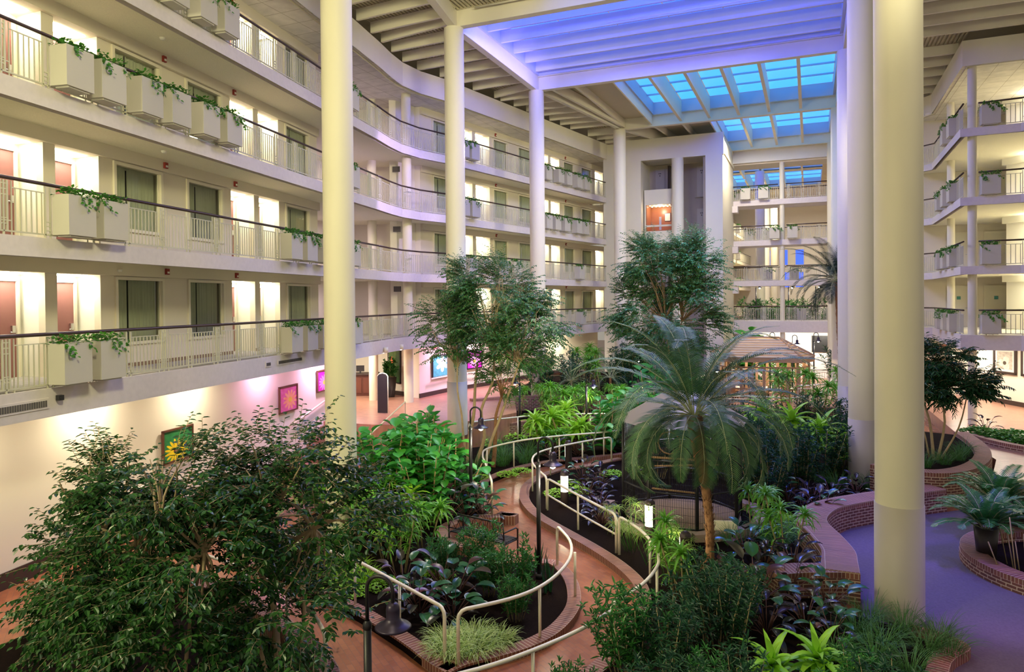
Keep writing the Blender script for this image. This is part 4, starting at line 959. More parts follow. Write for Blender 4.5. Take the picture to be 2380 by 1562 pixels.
# ---------------------------------------------------------------- garden handrails
def grail(pts,label,top=1.0,posts=(),r=.03,mid=None,base=.13,ends=(1,1),sm=4):
    t=thing('garden_handrail',label,'handrail',(pts[0][0],pts[0][1],0)); o=Vector((pts[0][0],pts[0][1],0))
    P=smooth(pts,sm) if sm else pts; T=[Vector((a,b,top))-o for a,b in P]
    def down(p,q): # rounded corner to the post at the end p, neighbour q
        d=(q-p).normalized(); rr=.14
        return [Vector((p.x,p.y,base)),Vector((p.x,p.y,top-rr))]+[p+d*(rr*(1-cos(R(a))))+Vector((0,0,-rr*(1-sin(R(a))))) for a in (30,60,90)]
    path=T[:]
    if ends[0]: path=down(T[0],T[1])+[x for x in T[1:] if (x-T[0]).length>.16]
    if ends[1]: path=[x for x in path if (x-T[-1]).length>.16 or x.z<top-.01]+down(T[-1],T[-2])[::-1]
    m=MB(); m.tube(path,r,10); m.build('top_rail',M['rail2'],t)
    for (a,b) in posts:
        m=MB(); m.tube([Vector((a,b,base))-o,Vector((a,b,top))-o],r*.86,10); m.build('post',M['rail2'],t)
    if mid:
        m=MB(); m.tube([Vector((a,b,mid))-o for a,b in P],r*.8,8); m.build('mid_rail',M['rail2'],t)
M['rail2']=mat('cream_handrail_paint',(.90,.85,.68),.35)
grail([(-7.89,17.25),(-8.4,18.15),(-9.0,19.2),(-9.5,20.1),(-9.8,21.06),(-9.41,22.41),(-8.8,23.4),(-7.9,24.35),(-7.0,25.2),(-6.2,26.3)],'long curved cream handrail left of the main path',1.0,[(-9.8,21.06),(-9.41,22.41),(-8.3,23.98),(-7.0,25.2)])
grail([(-6.69,18.24),(-7.2,18.95),(-7.7,19.77),(-8.0,20.8),(-7.86,21.8),(-7.21,23.24),(-6.5,24.4)],'cream handrail looping around the bollard corner',1.0,[(-7.7,19.77),(-7.86,21.8),(-7.21,23.24)])
grail([(-6.62,18.12),(-5.35,16.84),(-4.06,15.6)],'straight two bar cream handrail by the dark foliage',1.0,[(-5.35,16.84)],mid=.55)
grail([(-3.97,15.52),(-3.4,14.85),(-3.0,14.2),(-2.68,13.4),(-2.58,12.8),(-2.66,11.9),(-2.95,11.0)],'curved cream handrail around the umbrella grass',1.0,[(-3.0,14.2),(-2.58,12.8)])
grail([(-11.5,12.0),(-9.8,11.75),(-8.93,11.4),(-7.93,11.1),(-6.55,10.45),(-5.36,9.87)],'cream handrail running down to the peninsula tip from the left',.99,[(-9.8,11.75),(-7.93,11.1),(-6.55,10.45)])
grail([(-5.12,9.87),(-4.55,10.55),(-4.25,11.2),(-4.15,12.0),(-4.22,12.8),(-4.5,13.6),(-5.05,14.4)],'cream handrail curving around the right of the peninsula',.99,[(-4.25,11.2),(-4.2,13.0)])
grail([(-4.9,7.6),(-4.1,8.45),(-3.6,9.2),(-3.15,10.1),(-2.9,10.9)],'cream handrail entering at the bottom of the picture',.95,[(-3.6,9.2)])
grail([(-11,10.2),(-9.4,9.85),(-8.0,9.3),(-7.0,8.75),(-6.45,8.3)],'cream handrail behind the foreground fig trees',1.05,[(-9.4,9.85),(-8.0,9.3)])
grail([(-12.2,24.6),(-11.2,26.0),(-10.2,27.2),(-8.4,28.2),(-7.0,28.6)],'cream handrail along the middle terrace',1.15,[(-10.9,26.4),(-8.4,28.2)],base=.1)
# handrails of the left stairs, on the wall
for a,b,l in (((10.4,.95),(13.2,1.15),'lower'),((20.4,1.45),(23.2,2.05),'upper')):
    m=MB(); p=A.p(a[0],1.7); q=A.p(b[0],1.7); m.tube([(p[0],p[1],a[1]),(q[0],q[1],b[1])],.035,8); o=m.build('wall_handrail',M['rail2']); tag(o,'%s sloping cream handrail fixed to the left ground wall'%l,'handrail')
for k,(p,q) in enumerate((((-14.6,21.2),(-14.2,23.2)),((-13.4,21.0),(-13.0,23.0)))):
    m=MB(); m.tube([(p[0],p[1],.2),(p[0],p[1],1.0),(q[0],q[1],2.05),(q[0],q[1],1.1)],.028,8); o=m.build('stair_handrail',M['rail2']); tag(o,['left','right'][k]+' cream handrail of the lobby stairs behind the fiddle leaf figs','handrail')
# ---------------------------------------------------------------- lamps and bollards
def bell_lamp(x,y,label,top=2.9,side=0,power=60,scale=1.0,lit=True,base=.1,arm=.23):
    t=thing('garden_lamp',label,'lamp post',(x,y,base),side); h=top-base
    m=MB(); m.tube([(0,0,0),(0,0,h-.55)],.045,12); m.tube([(0,0,0),(0,0,.12)],.075,12); m.lathe([(.045,h-.56),(.052,h-.55),(.052,h-.5),(.03,h-.46)],n=12); m.build('pole',M['black'],t)
    m=MB(); pts=[(0,0,h-.5),(0,0,h-arm*.6)]+[(arm*(1-cos(R(a))),0,h-arm*.6+arm*.95*sin(R(a))) for a in range(15,181,15)]; pts.append((2*arm,0,h-.25)); m.tube(pts,.022,10); m.build('gooseneck_arm',M['black'],t)
    m=MB(); m.lathe([(0.02,.02),(.05,.01),(.072,-.02),(.078,-.06),(.075,-.15),(.085,-.165),(.10,-.185),(.14,-.215),(.19,-.24),(.205,-.255),(.195,-.252),(.13,-.22),(.08,-.18),(.05,-.15),(0.0,-.14)],(2*arm,0,h-.24),n=32); m.build('bell_shade',M['bell'],t)
    m=MB(); m.lathe([(0,-.12),(.05,-.16),(.065,-.24),(.055,-.31),(0,-.34)],(2*arm,0,h-.24),n=14); 
    if lit: m.build('bulb',M['lampwhite'],t)
    else: m.build('bulb',M['white'],t)
    if power:
        l=light('POINT','lamp_light',(0,0,0),None,power,(1,.86,.6),.05); l.parent=t; l.location=(2*arm,0,h-.68)
bell_lamp(-5.18,13.63,'tall gooseneck lamp standing at the bend of the path',2.98,.0,70,arm=.16)
bell_lamp(-8.44,17.1,'gooseneck lamp behind the burgundy leaved plants',2.95,.1,60,arm=.15)
bell_lamp(-4.62,6.69,'nearest gooseneck lamp with its bell shade at the bottom',2.72,.1,0,lit=False,arm=.16)
bell_lamp(-8.5,28.0,'gooseneck lamp left of the palm fronds',2.8,.2,90,arm=.15); bell_lamp(-11.1,27.1,'plain dark lamp pole before the dracaena bed',2.9,2.6,40,lit=False,arm=.15)
bell_lamp(-9.9,7.6,'gooseneck lamp half hidden inside the fig leaves',2.2,.3,0,lit=False,arm=.15)
for k,(x,y,tp) in enumerate(((-7.2,30.6,2.6),(-5.6,33.5,2.7),(-4.4,35.0,2.9),(-8.4,36,3.2),(-2.3,46.5,3.7),(-1.0,45.5,3.6),(.2,49,3.6),(-4.0,60,7.2),(-1.6,61,7.2),(.4,60,7.2))):
    bell_lamp(x,y,'small lit lamp %s'%['among the plants left of the cage','behind the cage roof','in front of the gazebo','by the lift tower garden','behind the gazebo roof','right of the gazebo roof','far behind the gazebo by the screen','beyond the second floor bridge, left','beyond the second floor bridge, centre','beyond the second floor bridge, right'][k],tp,.3,45,arm=.14,base=.001 if k>6 else .1)
def bollard(x,y,z,label,ang,lit=True,h=1.0):
    t=thing('bollard_light',label,'bollard light',(x,y,z),ang)
    m=MB(); n=24; r=.115
    m.lathe([(r,0),(r,h-.12)],n=n); m.build('body',M['bronze'],t)
    m=MB(); m.lathe([(r+.006,h-.12)]+[((r+.006)*cos(R(a)),h-.12+(r+.006)*sin(R(a))) for a in range(0,91,15)],n=n); m.build('domed_cap',M['bronze'],t)
    m=MB(); a0=60; vs=[]
    for i in range(9):
        a=R(-a0+2*a0*i/8); vs+=[((r+.004)*cos(a),(r+.004)*sin(a),.42),((r+.004)*cos(a),(r+.004)*sin(a),h-.14)]
    m.add(vs,[(2*i,2*i+2,2*i+3,2*i+1) for i in range(8)],None,0,True); m.build('lens',M['bollardlens'] if lit else M['bronze'],t)
bollard(-6.35,18.75,.1,'bronze bollard light at the inner rail corner',-1.2); bollard(-7.6,22.9,.1,'bronze bollard behind the first, dome catching blue light',2.6)
bollard(-3.5,16.6,.1,'bronze bollard light in front of the aviary gravel',-1.9,h=1.05); bollard(-2.38,14.72,.1,'bronze bollard with round dark cap beside the palm foot',2.2)
light('POINT','bollard_glow',(-3.62,16.3,.8),None,30,(1,.88,.55),.05); light('POINT','bollard_glow',(-6.3,18.45,.8),None,14,(1,.88,.55),.05); light('POINT','bollard_glow',(-2.62,14.9,.8),None,14,(1,.88,.55),.05)
light('SPOT','path_spot',(-3.9,14.6,15.8),(-4.1,14.2,0),5000,(1,.82,.55),.15,14)
light('SPOT','path_spot',(-6.5,24.3,15.8),(-7.9,19.3,0),6500,(1,.82,.55),.15,15)
light('SPOT','path_spot',(-6,14.2,15.8),(-6.6,9.6,0),2500,(1,.82,.55),.15,14)
# ---------------------------------------------------------------- aviary
t=thing('aviary','large octagonal black wire bird cage with beige panelled roof','aviary',(-3.15,19.0,.1)); Rr=1.55
o8=[(Rr*cos(R(22.5+45*i)),Rr*sin(R(22.5+45*i))) for i in range(9)]
m=MB()
for a,b in o8[:8]: m.tube([(a,b,0),(a,b,2.6)],.045,6)
for z in (.12,.95,1.75,2.58): m.tube([(a,b,z) for a,b in o8],.022,6)
m.build('frame',M['black'],t)
for i in range(8):
    a,b=Vector(o8[i]),Vector(o8[i+1]); m=MB()
    n=22
    for k in range(1,n):
        p=a+(b-a)*k/n; m.tube([(p.x,p.y,.1),(p.x,p.y,2.58)],.0045,3,0,False)
    for k in range(1,14): z=.1+2.48*k/14; m.tube([(a.x,a.y,z),(b.x,b.y,z)],.003,3,0,False)
    m.build('wire_panel',M['black'],t)
M['cageroof']=mat('cage_roof_panel',(.30,.26,.15),.5)
for i in range(8):
    a0,a1=R(22.5+45*i),R(67.5+45*i); m=MB(); r1,r0=Rr+.2,.55
    m.add([(r1*cos(a0),r1*sin(a0),2.58),(r1*cos(a1),r1*sin(a1),2.58),(r0*cos(a1),r0*sin(a1),3.25),(r0*cos(a0),r0*sin(a0),3.25),(0,0,3.35)],[(0,1,2,3),(3,2,4)]); m.build('roof_panel',M['cageroof'],t)
m=MB(); m.lathe([(1.5,.05),(0,.06)],n=24); m.build('gravel_floor',M['gravel'],t)
m=MB(); m.tube([(-.9,-.2,1.55),(.9,.1,1.5)],.03,6); m.tube([(-.8,.3,1.2),(.9,.4,1.35)],.025,6); m.tube([(-.7,-.5,.8),(.5,-.4,.75)],.025,6); m.tube([(-.35+.3*cos(R(a)),.1,1.9+.3*sin(R(a))) for a in range(0,361,30)],.02,6); m.build('perch',M['bark'],t)
m=MB(); 
for i in range(26):
    a=R(185+i*13.5); x,y=-3.15+1.95*cos(a),19.0+1.95*sin(a); q=MB(); rr=random.Random(i); q.box(-.22,.22,-.13,.13,0,.17+rr.uniform(0,.05)); o=q.build('stone_block',M['stone']); o.location=(x,y,.11); o.rotation_euler=(0,0,a+PI/2+rr.uniform(-.1,.1)); tag(o,'tan retaining block edging the aviary','stone block','retaining blocks around the aviary')
    if i>15: break
m=MB(); m.box(0,.75,0,.04,0,.33); o=m.build('cream_board',M['rail2']); o.location=(-2.35,17.45,.2); o.rotation_euler=(0,0,.25); tag(o,'cream board leaning at the aviary base behind the palm','board')
light('POINT','aviary_light',(-3.6,20.2,2.3),None,60,(.9,.9,1),.1)
# ---------------------------------------------------------------- gazebo and dining terrace
t=thing('gazebo','brown wooden gazebo with open slatted hip roof on the terrace','gazebo',(-2.6,42.0,.06),.12,scale=(.93,.93,.96))
hx,hy=2.6,2.2; oc=[(-hx,-hy*.45),(-hx*.72,-hy),(hx*.72,-hy),(hx,-hy*.45),(hx,hy*.45),(hx*.72,hy),(-hx*.72,hy),(-hx,hy*.45)]
for a,b in oc:
    m=MB(); m.box(a-.07,a+.07,b-.07,b+.07,0,2.6); m.build('post',M['gwood'],t)
m=MB(); O=[(a*1.12,b*1.12) for a,b in oc]+[(oc[0][0]*1.12,oc[0][1]*1.12)]; m.strip(O,[(a*.93,b*.93) for a,b in O],2.5,2.78); m.build('eave_board',M['gwood'],t)
rd=[(-1.1,0),(-1.1,0),(1.1,0),(1.1,0),(1.1,0),(1.1,0),(-1.1,0),(-1.1,0)]
m=MB()
for i in range(8):
    a=oc[i];b=oc[(i+1)%8]; ra=rd[i]; rb=rd[(i+1)%8]; n=8
    for k in range(n):
        u0=k/n; u1=(k+.62)/n
        f=lambda p,q,u:((p[0]*1.12)*(1-u)+q[0]*u,(p[1]*1.12)*(1-u)+q[1]*u,2.78+.95*u)
        v=[f(a,ra,u0),f(b,rb,u0),f(b,rb,u1),f(a,ra,u1)]; v+=[(p[0],p[1],p[2]-.04) for p in v]
        m.add(v,[(0,1,2,3),(7,6,5,4),(0,4,5,1),(3,2,6,7)])
m.build('slatted_roof',M['groof'],t)
m=MB()
for i in range(8): m.tube([(oc[i][0]*1.12,oc[i][1]*1.12,2.80),(rd[i][0],rd[i][1],3.76)],.06,6)
m.tube([(-1.1,0,3.76),(1.1,0,3.76)],.07,6); m.build('roof_rib',M['gwood'],t)
for i in range(8):
    a,b=Vector(oc[i]),Vector(oc[(i+1)%8]); L=(b-a).length; n=max(1,round(L/.62)); m=MB()
    m.tube([(a.x,a.y,2.2),(b.x,b.y,2.2)],.04,4); m.tube([(a.x,a.y,1.0),(b.x,b.y,1.0)],.04,4)
    for k in range(n+1):
        p=a+(b-a)*k/n; q=.09 if k<n else .02; d=(b-a).normalized(); m.prism([(p.x-d.y*.03,p.y+d.x*.03),(p.x+d.y*.03,p.y-d.x*.03),(p.x+d.x*.16+d.y*.03,p.y+d.y*.16-d.x*.03),(p.x+d.x*.16-d.y*.03,p.y+d.y*.16+d.x*.03)],.1,2.2)
    m.build('lattice_screen',M['gwood'],t)
light('POINT','gazebo_light',(-2.6,42,2.5),None,170,(1,.83,.55),.2); light('POINT','gazebo_light',(-4.0,42,2.6),None,90,(1,.83,.55),.2); light('POINT','gazebo_light',(-1.2,42,2.6),None,90,(1,.83,.55),.2)
def dchair(x,y,a,label,g):
    t=thing('dining_chair',label,'chair',(x,y,.06),a,g)
    for n,b in CH.items(): part(n,b,t)
CH={}
m=MB(); m.box(-.22,.22,-.22,.22,.42,.48); CH['seat']=m.mesh('seat',M['gwood'])
m=MB(); m.box(-.22,.22,.2,.24,.5,.92); CH['backrest']=m.mesh('backrest',M['gwood'])
m=MB(); [m.tube([(a,b,0),(a,b,.42 if b<0 else .9)],.018,5) for a in (-.2,.2) for b in (-.2,.2)]; CH['legs']=m.mesh('legs',M['bronze'])
for k,(x,y) in enumerate(((-4.1,42.3),(-2.7,42.6),(-1.3,42.4))):
    t=thing('dining_table','small white topped table inside the gazebo, %s from the left'%ORD[k],'table',(x,y,.06)); m=MB(); m.box(-.45,.45,-.45,.45,.72,.76); m.build('table_top',M['white'],t); m=MB(); m.tube([(0,0,.02),(0,0,.72)],.04,8); m.lathe([(0,.0),(.28,.0),(.28,.02),(0,.04)],n=14); m.build('pedestal',M['bronze'],t)
    for q in range(4): a=q*PI/2; dchair(x+.68*sin(a),y+.68*cos(a),-a,'brown dining chair at a table inside the gazebo','chairs inside the gazebo')
def wrail(pts,z,label,h=1.0):
    t=thing('terrace_railing',label,'railing',(0,0,z)); P=smooth(pts,4)
    m=MB(); m.tube([(a,b,h) for a,b in P],.045,8); m.tube([(a,b,h-.14) for a,b in P],.025,6); m.tube([(a,b,.1) for a,b in P],.025,6); m.build('rails',M['rail2'],t)
    m=MB(); L=0; nxt=0
    for p,q in zip(P[:-1],P[1:]):
        d=(Vector(q)-Vector(p)); l=d.length; u=nxt-L
        while u<l:
            r=Vector(p)+d*(u/l); m.tube([(r.x,r.y,.1),(r.x,r.y,h-.1)],.012,4,0,False); u+=.14; nxt+=.14
        L+=l
    m.build('balusters',M['rail2'],t)
wrail([(-6.4,34.0),(-5.2,35.2),(-3.6,36.0),(-2.0,36.2),(-.9,35.9)],0.1,'curved cream baluster railing in front of the gazebo'); wrail([(-.9,36.0),(0.0,37.5),(.6,39)],.1,'short cream railing turning beside the gazebo steps'); wrail([(-.6,39.5),(.8,41),(1.1,44)],.3,'cream railing right of the gazebo'); wrail([(-6.0,38.3),(-5.8,41.5),(-5.2,45),(-3,47.5),(1,47.8)],.4,'cream railing around the back of the dining terrace')
# wall and pictures beyond the gazebo
m=MB(); m.box(-5.0,5,56.5,56.7,0,3.5); struct('wall_beneath_bridge',m,M['white'],'bright white wall under the far bridge','wall')
light('AREA','under_bridge_light',(-2,54.8,3.35),(-2,55.8,0),260,SOFT,1.0,sizey=.5); light('AREA','under_bridge_light',(1,54.5,3.35),(1,55.8,0),160,SOFT,1.0,sizey=.5)
m=MB(); m.box(0,1.6,-.04,0,0,1.2); o=m.build('wall_screen',M['black']); o.location=(.1,56.45,1.9); tag(o,'black wall screen under the far bridge','screen')
def framed(name,loc,ang,w,h,art,label,frame=None,fw=.06,mount=0):
    t=thing(name,label,'picture',loc,ang); m=MB()
    for b in ((0,w,0,fw),(0,w,h-fw,h),(0,fw,0,h),(w-fw,w,0,h)): m.box(b[0],b[1],-.06,0,b[2],b[3])
    m.build('frame',frame or M['black'],t)
    if mount: m=MB(); m.box(fw,w-fw,-.03,-.02,fw,h-fw); m.build('mount',M['white'],t)
    m=MB(); g=fw+mount; m.add([(g,-.035,g),(w-g,-.035,g),(w-g,-.035,h-g),(g,-.035,h-g)],[(0,1,2,3)],[[(0,0),(1,0),(1,1),(0,1)]]); m.build('artwork',art,t)
def flower(name,bg,petal,heart,cx=.5,cy=.4,k=9):
    m,nt,b=nodes(name); N=nt.nodes; Lk=nt.links; tc=N.new('ShaderNodeTexCoord'); sx=N.new('ShaderNodeSeparateXYZ'); Lk.new(tc.outputs['UV'],sx.inputs[0])
    def mth(op,a,bb=None):
        n=N.new('ShaderNodeMath'); n.operation=op
        for i,v in enumerate((a,bb)):
            if v is None: continue
            if hasattr(v,'links') or hasattr(v,'is_linked'): Lk.new(v,n.inputs[i])
            else: n.inputs[i].default_value=v
        return n.outputs[0]
    x=mth('SUBTRACT',sx.outputs[0],cx); y=mth('SUBTRACT',sx.outputs[1],cy); r=mth('SQRT',mth('ADD',mth('MULTIPLY',x,x),mth('MULTIPLY',y,y))); a=mth('ARCTAN2',y,x)
    pet=mth('ADD',mth('MULTIPLY',mth('ABSOLUTE',mth('SINE',mth('MULTIPLY',a,k/2))),.22),.2); inside=mth('LESS_THAN',r,pet); core=mth('LESS_THAN',r,.11)
    m1=N.new('ShaderNodeMix'); m1.data_type='RGBA'; m1.inputs['A'].default_value=(*bg,1); m1.inputs['B'].default_value=(*petal,1); Lk.new(inside,m1.inputs['Factor'])
    m2=N.new('ShaderNodeMix'); m2.data_type='RGBA'; Lk.new(m1.outputs['Result'],m2.inputs['A']); m2.inputs['B'].default_value=(*heart,1); Lk.new(core,m2.inputs['Factor'])
    nz=N.new('ShaderNodeTexNoise'); nz.inputs['Scale'].default_value=7; m3=N.new('ShaderNodeMix'); m3.data_type='RGBA'; m3.blend_type='OVERLAY'; m3.inputs['Factor'].default_value=.6; Lk.new(tc.outputs['UV'],nz.inputs['Vector']); Lk.new(m2.outputs['Result'],m3.inputs['A']); Lk.new(nz.outputs['Fac'],m3.inputs['B']); Lk.new(m3.outputs['Result'],b.inputs['Base Color']); b.inputs['Roughness'].default_value=.4
    return m
AY=flower('yellow_flower_art',(.03,.22,.07),(.85,.62,.02),(.18,.07,.03),.45,.3,16); AP=flower('pink_flower_art',(.75,.15,.45),(.95,.45,.30),(.9,.7,.1),.6,.45,12); AM_=flower('magenta_flower_art',(.55,.02,.45),(.95,.35,.8),(.95,.85,.1),.5,.4,14); AT=flower('teal_art',(.10,.50,.55),(.55,.85,.88),(.9,.95,.9),.6,.6,6); AG=flower('green_butterfly_art',(.05,.12,.04),(.10,.20,.06),(.7,.15,.05),.3,.6,5); AO=flower('amber_art',(.20,.16,.01),(.5,.3,.03),(.1,.2,.05),.4,.4,8)
WF=mat('walnut_frame',(.12,.05,.03),.4)
q=A.p(13.85,1.76); framed('flower_picture',(q[0],q[1],1.5),A.ang,1.25,.92,AY,'framed yellow flower picture on the left ground wall',WF,.05)
q=A.p(19.6,1.76); framed('flower_picture',(q[0],q[1],1.95),A.ang,1.25,.95,AP,'framed pink and orange picture above the left stairs',WF,.05)
q=A.p(22.3,1.76); framed('flower_picture',(q[0],q[1],2.35),A.ang,1.15,.85,AM_,'framed magenta water lily picture beside the nearest left column',WF,.05)
wa=math.atan2(3.0,.75); framed('flower_picture',(-17.42,31.0,2.0),math.atan2(2.5,.2),1.55,1.15,AT,'framed pale teal picture on the white lobby wall',M['black'],.06)
framed('flower_picture',(-16.9,33.8,2.2),math.atan2(3,.75),1.3,1.0,AM_,'framed violet picture right of the teal one, behind the trees',M['black'],.06)
framed('butterfly_picture',(-19.9,30.95,1.75),-.44,1.15,1.9,AG,'tall dark green butterfly picture behind the tall pot',M['black'],.05); framed('butterfly_picture',(-18.6,30.4,1.75),-.44,.75,1.9,AO,'narrow amber picture between the lobby columns',M['black'],.05)
m=MB(); m.box(0,.34,-.05,0,0,.16); o=m.build('exit_sign',M['white']); o.location=(-17.42,31.15,3.45); o.rotation_euler=(0,0,math.atan2(2.5,.2)); tag(o,'small red lettered exit sign high on the lobby wall','exit sign')
tx=bpy.data.curves.new('exit_text','FONT'); tx.body='EXIT'; tx.size=.15; tx.extrude=.004; tmp=bpy.data.objects.new('exit_tmp',tx); COL.objects.link(tmp); bpy.context.view_layer.update(); me=bpy.data.meshes.new_from_object(tmp.evaluated_get(bpy.context.evaluated_depsgraph_get())); bpy.data.objects.remove(tmp); me.materials.clear(); me.materials.append(emis('exit_red',(1,.06,.02),2,(.6,.02,.02)))
to=part('exit_lettering',me,o,(.02,-.056,.03)); to.rotation_euler=(PI/2,0,0)
m=MB(); m.strip([(-17.3,30.7),(-17.18,32.5),(-16.5,35)],[(-17.25,30.7),(-17.13,32.5),(-16.45,35)],2.0,2.06); o=m.build('wall_handrail',M['rail2']); tag(o,'white handrail along the pink lit lobby wall','handrail')
# lobby furniture
t=thing('front_desk','dark panelled reception desk with white counter lamps','reception desk',(-21.8,29.2,1.15),.45); m=MB(); m.box(-1.2,1.9,0,.7,0,1.05); m.build('body',mat('dark_cherry',(.10,.03,.02),.35),t); m=MB(); m.box(-1.3,2.0,-.1,.8,1.05,1.12); m.build('counter_top',M['base'],t); m=MB(); [m.box(-1.1+.8*k,-.4+.8*k,-.02,0,.15,.9) for k in range(4)]; m.build('panel',mat('cherry_panel',(.14,.045,.03),.35),t)
m=MB(); m.box(-.2,.2,-.02,.02,0,.3); m.box(-.04,.04,-.03,.05,-.08,0); o=m.build('desk_monitor',M['black']); o.location=(-20.9,29.9,2.36); o.rotation_euler=(0,0,.5); tag(o,'small black monitor on the reception desk','monitor')
t=thing('potted_plant','bushy green plant in a tall dark square pot in the lobby','potted plant',(-19.1,29.9,1.15)); m=MB(); m.lathe([(.2,0),(.33,1.0),(.30,1.0),(.28,.9),(0,.9)],n=4); m.build('pot',M['pot'],t)
for n,me in P_shrub(77,14,.85,.45,16,.13,.07,'shrub','cane'): part(n,me,t,(0,0,.9))
t=thing('kiosk_sign','tall black arched kiosk sign with a white edge','kiosk',(-16.7,25.5,1.15),.15); pr=[(-.22,0),(.22,0),(.22,1.55),(.15,1.63),(0,1.67),(-.15,1.63),(-.22,1.55)]
m=MB(); m.add([(a,-.05,b) for a,b in pr]+[(a,.05,b) for a,b in pr],[tuple(range(7)),tuple(reversed(range(7,14)))]+[(i,(i+1)%7+0,(i+1)%7+7,i+7) for i in range(7)]); m.build('board',M['black'],t)
m=MB(); m.tube([(a*1.04,0,b*1.01) for a,b in pr[1:]]+[(-.23,0,0)],.025,6); m.build('edging',M['rail2'],t)
for x,y in ((-17.2,26.4),(-17.0,27.6),(-15.9,24.4)):
    pass
for k,(y) in enumerate((25.0,26.9)):
    q=(A.p(y,-.05) if y<26 else (-16.7,26.9)); t=thing('wall_light','white cylinder downlight on the slab edge, %s'%['left of the pair','right of the pair'][k],'wall light',(q[0]+.08,q[1],3.75)); m=MB(); m.lathe([(.0,.22),(.09,.22),(.09,0),(.08,0)],n=16); m.build('housing',M['rail2'],t); m=MB(); m.lathe([(0,.01),(.08,.01)],n=16); m.lathe([(0,0.0),(.075,.005)],n=16); m.build('lens',M['lampwhite'],t)
    light('SPOT','wall_light_beam',(q[0]+.08,q[1],3.7),(q[0]-.1,q[1]+.4,0),260,SOFT,.08,100)
for y,p,c in ((8,70,WARM),(11.5,70,WARM),(15,70,WARM),(18.6,50,PINK),(22.2,90,PINK)):
    q=A.p(y,1.1); light('AREA','soffit_downlight',(q[0],q[1],3.9),(q[0]-.3,q[1],0),p*1.5,c,.25)
for x,y,p,c in ((-19.5,27.3,140,SOFT),(-21.5,27.5,160,SOFT),(-16.2,31.5,120,PINK),(-15.7,34,120,(1,.8,.95)),(-14.6,38,120,WARM),(-14.0,43,140,WARM)):
    light('AREA','soffit_downlight',(x,y,3.95),(x-.2,y+.1,0),p*1.3,c,.4)
for n in (2,3,4,5): light('AREA','recess_downlight',(-19.6,26.6,LZ[n]+(2.5 if n<5 else 2.55)),(-19.6,26.6,0),70,(1,.8,.95),.6)
# right lobby
m=MB(); m.prism([(8.55,42.8),(8.75,42.9),(10.4,39.6),(10.2,39.5)],.5,3.65); m.prism([(6.4,47.5),(8.55,42.8),(8.75,42.9),(6.6,47.6)],.5,3.65); m.box(5.0,7.0,46,46.2,.5,3.65)
struct('wall_lobby_right',m,M['lobby'],'cream lobby wall with two framed pictures','wall')
m=MB(); m.prism([(8.5,42.8),(8.55,42.8),(10.2,39.5),(10.15,39.47)],.5,.72); struct('baseboard_lobby_right',m,M['base'])
m=MB(); m.prism([(10.2,39.5),(10.1,38.6),(11.2,38.0),(12,40)],.5,3.65); m.prism([(10.35,38.2),(10.1,37.3),(11.4,36.4),(12,38)],.5,3.65); struct('wall_pilaster',m,M['cream'],'panelled cream pilaster wall with sconces','wall')
AB=flower('beige_abstract_art',(.55,.5,.42),(.75,.7,.6),(.1,.08,.06),.5,.35,3); ang=math.atan2(-3.3,1.65)
dv=Vector((1.65,-3.3)).normalized()
framed('framed_picture',(8.52+dv.x*.15,42.75+dv.y*.15,2.0),ang,1.5,1.35,AB,'square black framed picture on the right lobby wall',M['base'],.12,.12); framed('framed_picture',(8.52+dv.x*1.95,42.75+dv.y*1.95,2.0),ang,1.0,1.35,AB,'narrow black framed picture beside the pilaster',M['base'],.12,.2)
for k,(x,y) in enumerate(((10.25,38.35),(10.25,37.1))):
    t=thing('wall_sconce','glowing glass cylinder sconce on the pilaster, %s'%['left one','right one'][k],'wall light',(x,y,2.3)); m=MB(); m.lathe([(0,0),(.09,.02),(.09,.5),(0,.52)],n=14); m.build('glass_shade',emis('sconce_glass',(1,.85,.5),7),t); m=MB(); m.box(-.03,.1,-.04,.04,-.25,.7); m.build('backplate',M['metal'],t)
    light('POINT','sconce_light',(x-.25,y-.1,2.5),None,45,(1,.85,.55),.1)
t=thing('floor_easel','black metal brochure stand on the right lobby floor','stand',(8.95,37.6,.5),-.6); m=MB(); m.tube([(0,0,0),(0,0,1.25)],.02,6); m.tube([(.35,0,0),(.35,0,1.25)],.02,6); m.tube([(-.1,-.25,.03),(.45,-.25,.03)],.02,6); m.tube([(0,0,.03),(0,-.3,.03)],.02,6); m.tube([(.35,0,.03),(.35,-.3,.03)],.02,6); m.build('frame',M['black'],t)
m=MB(); m.add([(-.05,-.22,.75),(.4,-.22,.75),(.4,0,1.1),(-.05,0,1.1)],[(0,1,2,3)]); m.add([(-.05,-.22,.25),(.4,-.22,.25),(.4,0,.55),(-.05,0,.55)],[(0,1,2,3)]); m.build('sign_sheet',M['white'],t)
for x,y,p in ((7.6,40,160),(9,37.5,120),(7.5,35.5,110),(11,35,110),(7.2,43,170),(9.5,32,120)): light('AREA','lobby_downlight',(x,y,3.6),(x,y,0),p,(1,.93,.78),.4)
for lx,ly,lz,r_ in ((6.35,45.9,3.0,1),(8.0,44.0,3.0,1)):
    pass
m=MB()
for k in range(6): m.box(.1+.28*k,.2+.28*k,-.03,0,0,.3)
m.box(0,1.7,-.04,0,.3,.6); o=m.build('wall_frieze',mat('brown_banner',(.22,.08,.05),.6)); o.location=(5.5,45.9,2.6); tag(o,'brown notched frieze on the far right lobby wall','frieze')
for k,x in enumerate((5.5,6.3)):
    m=MB(); m.box(0,.65,-.03,0,0,1.5); o=m.build('wall_recess_panel',mat('tan_panel',(.40,.22,.10),.6)); o.location=(x,45.93,.9); tag(o,'tan recessed panel below the frieze, %s'%['left','right'][k],'panel')
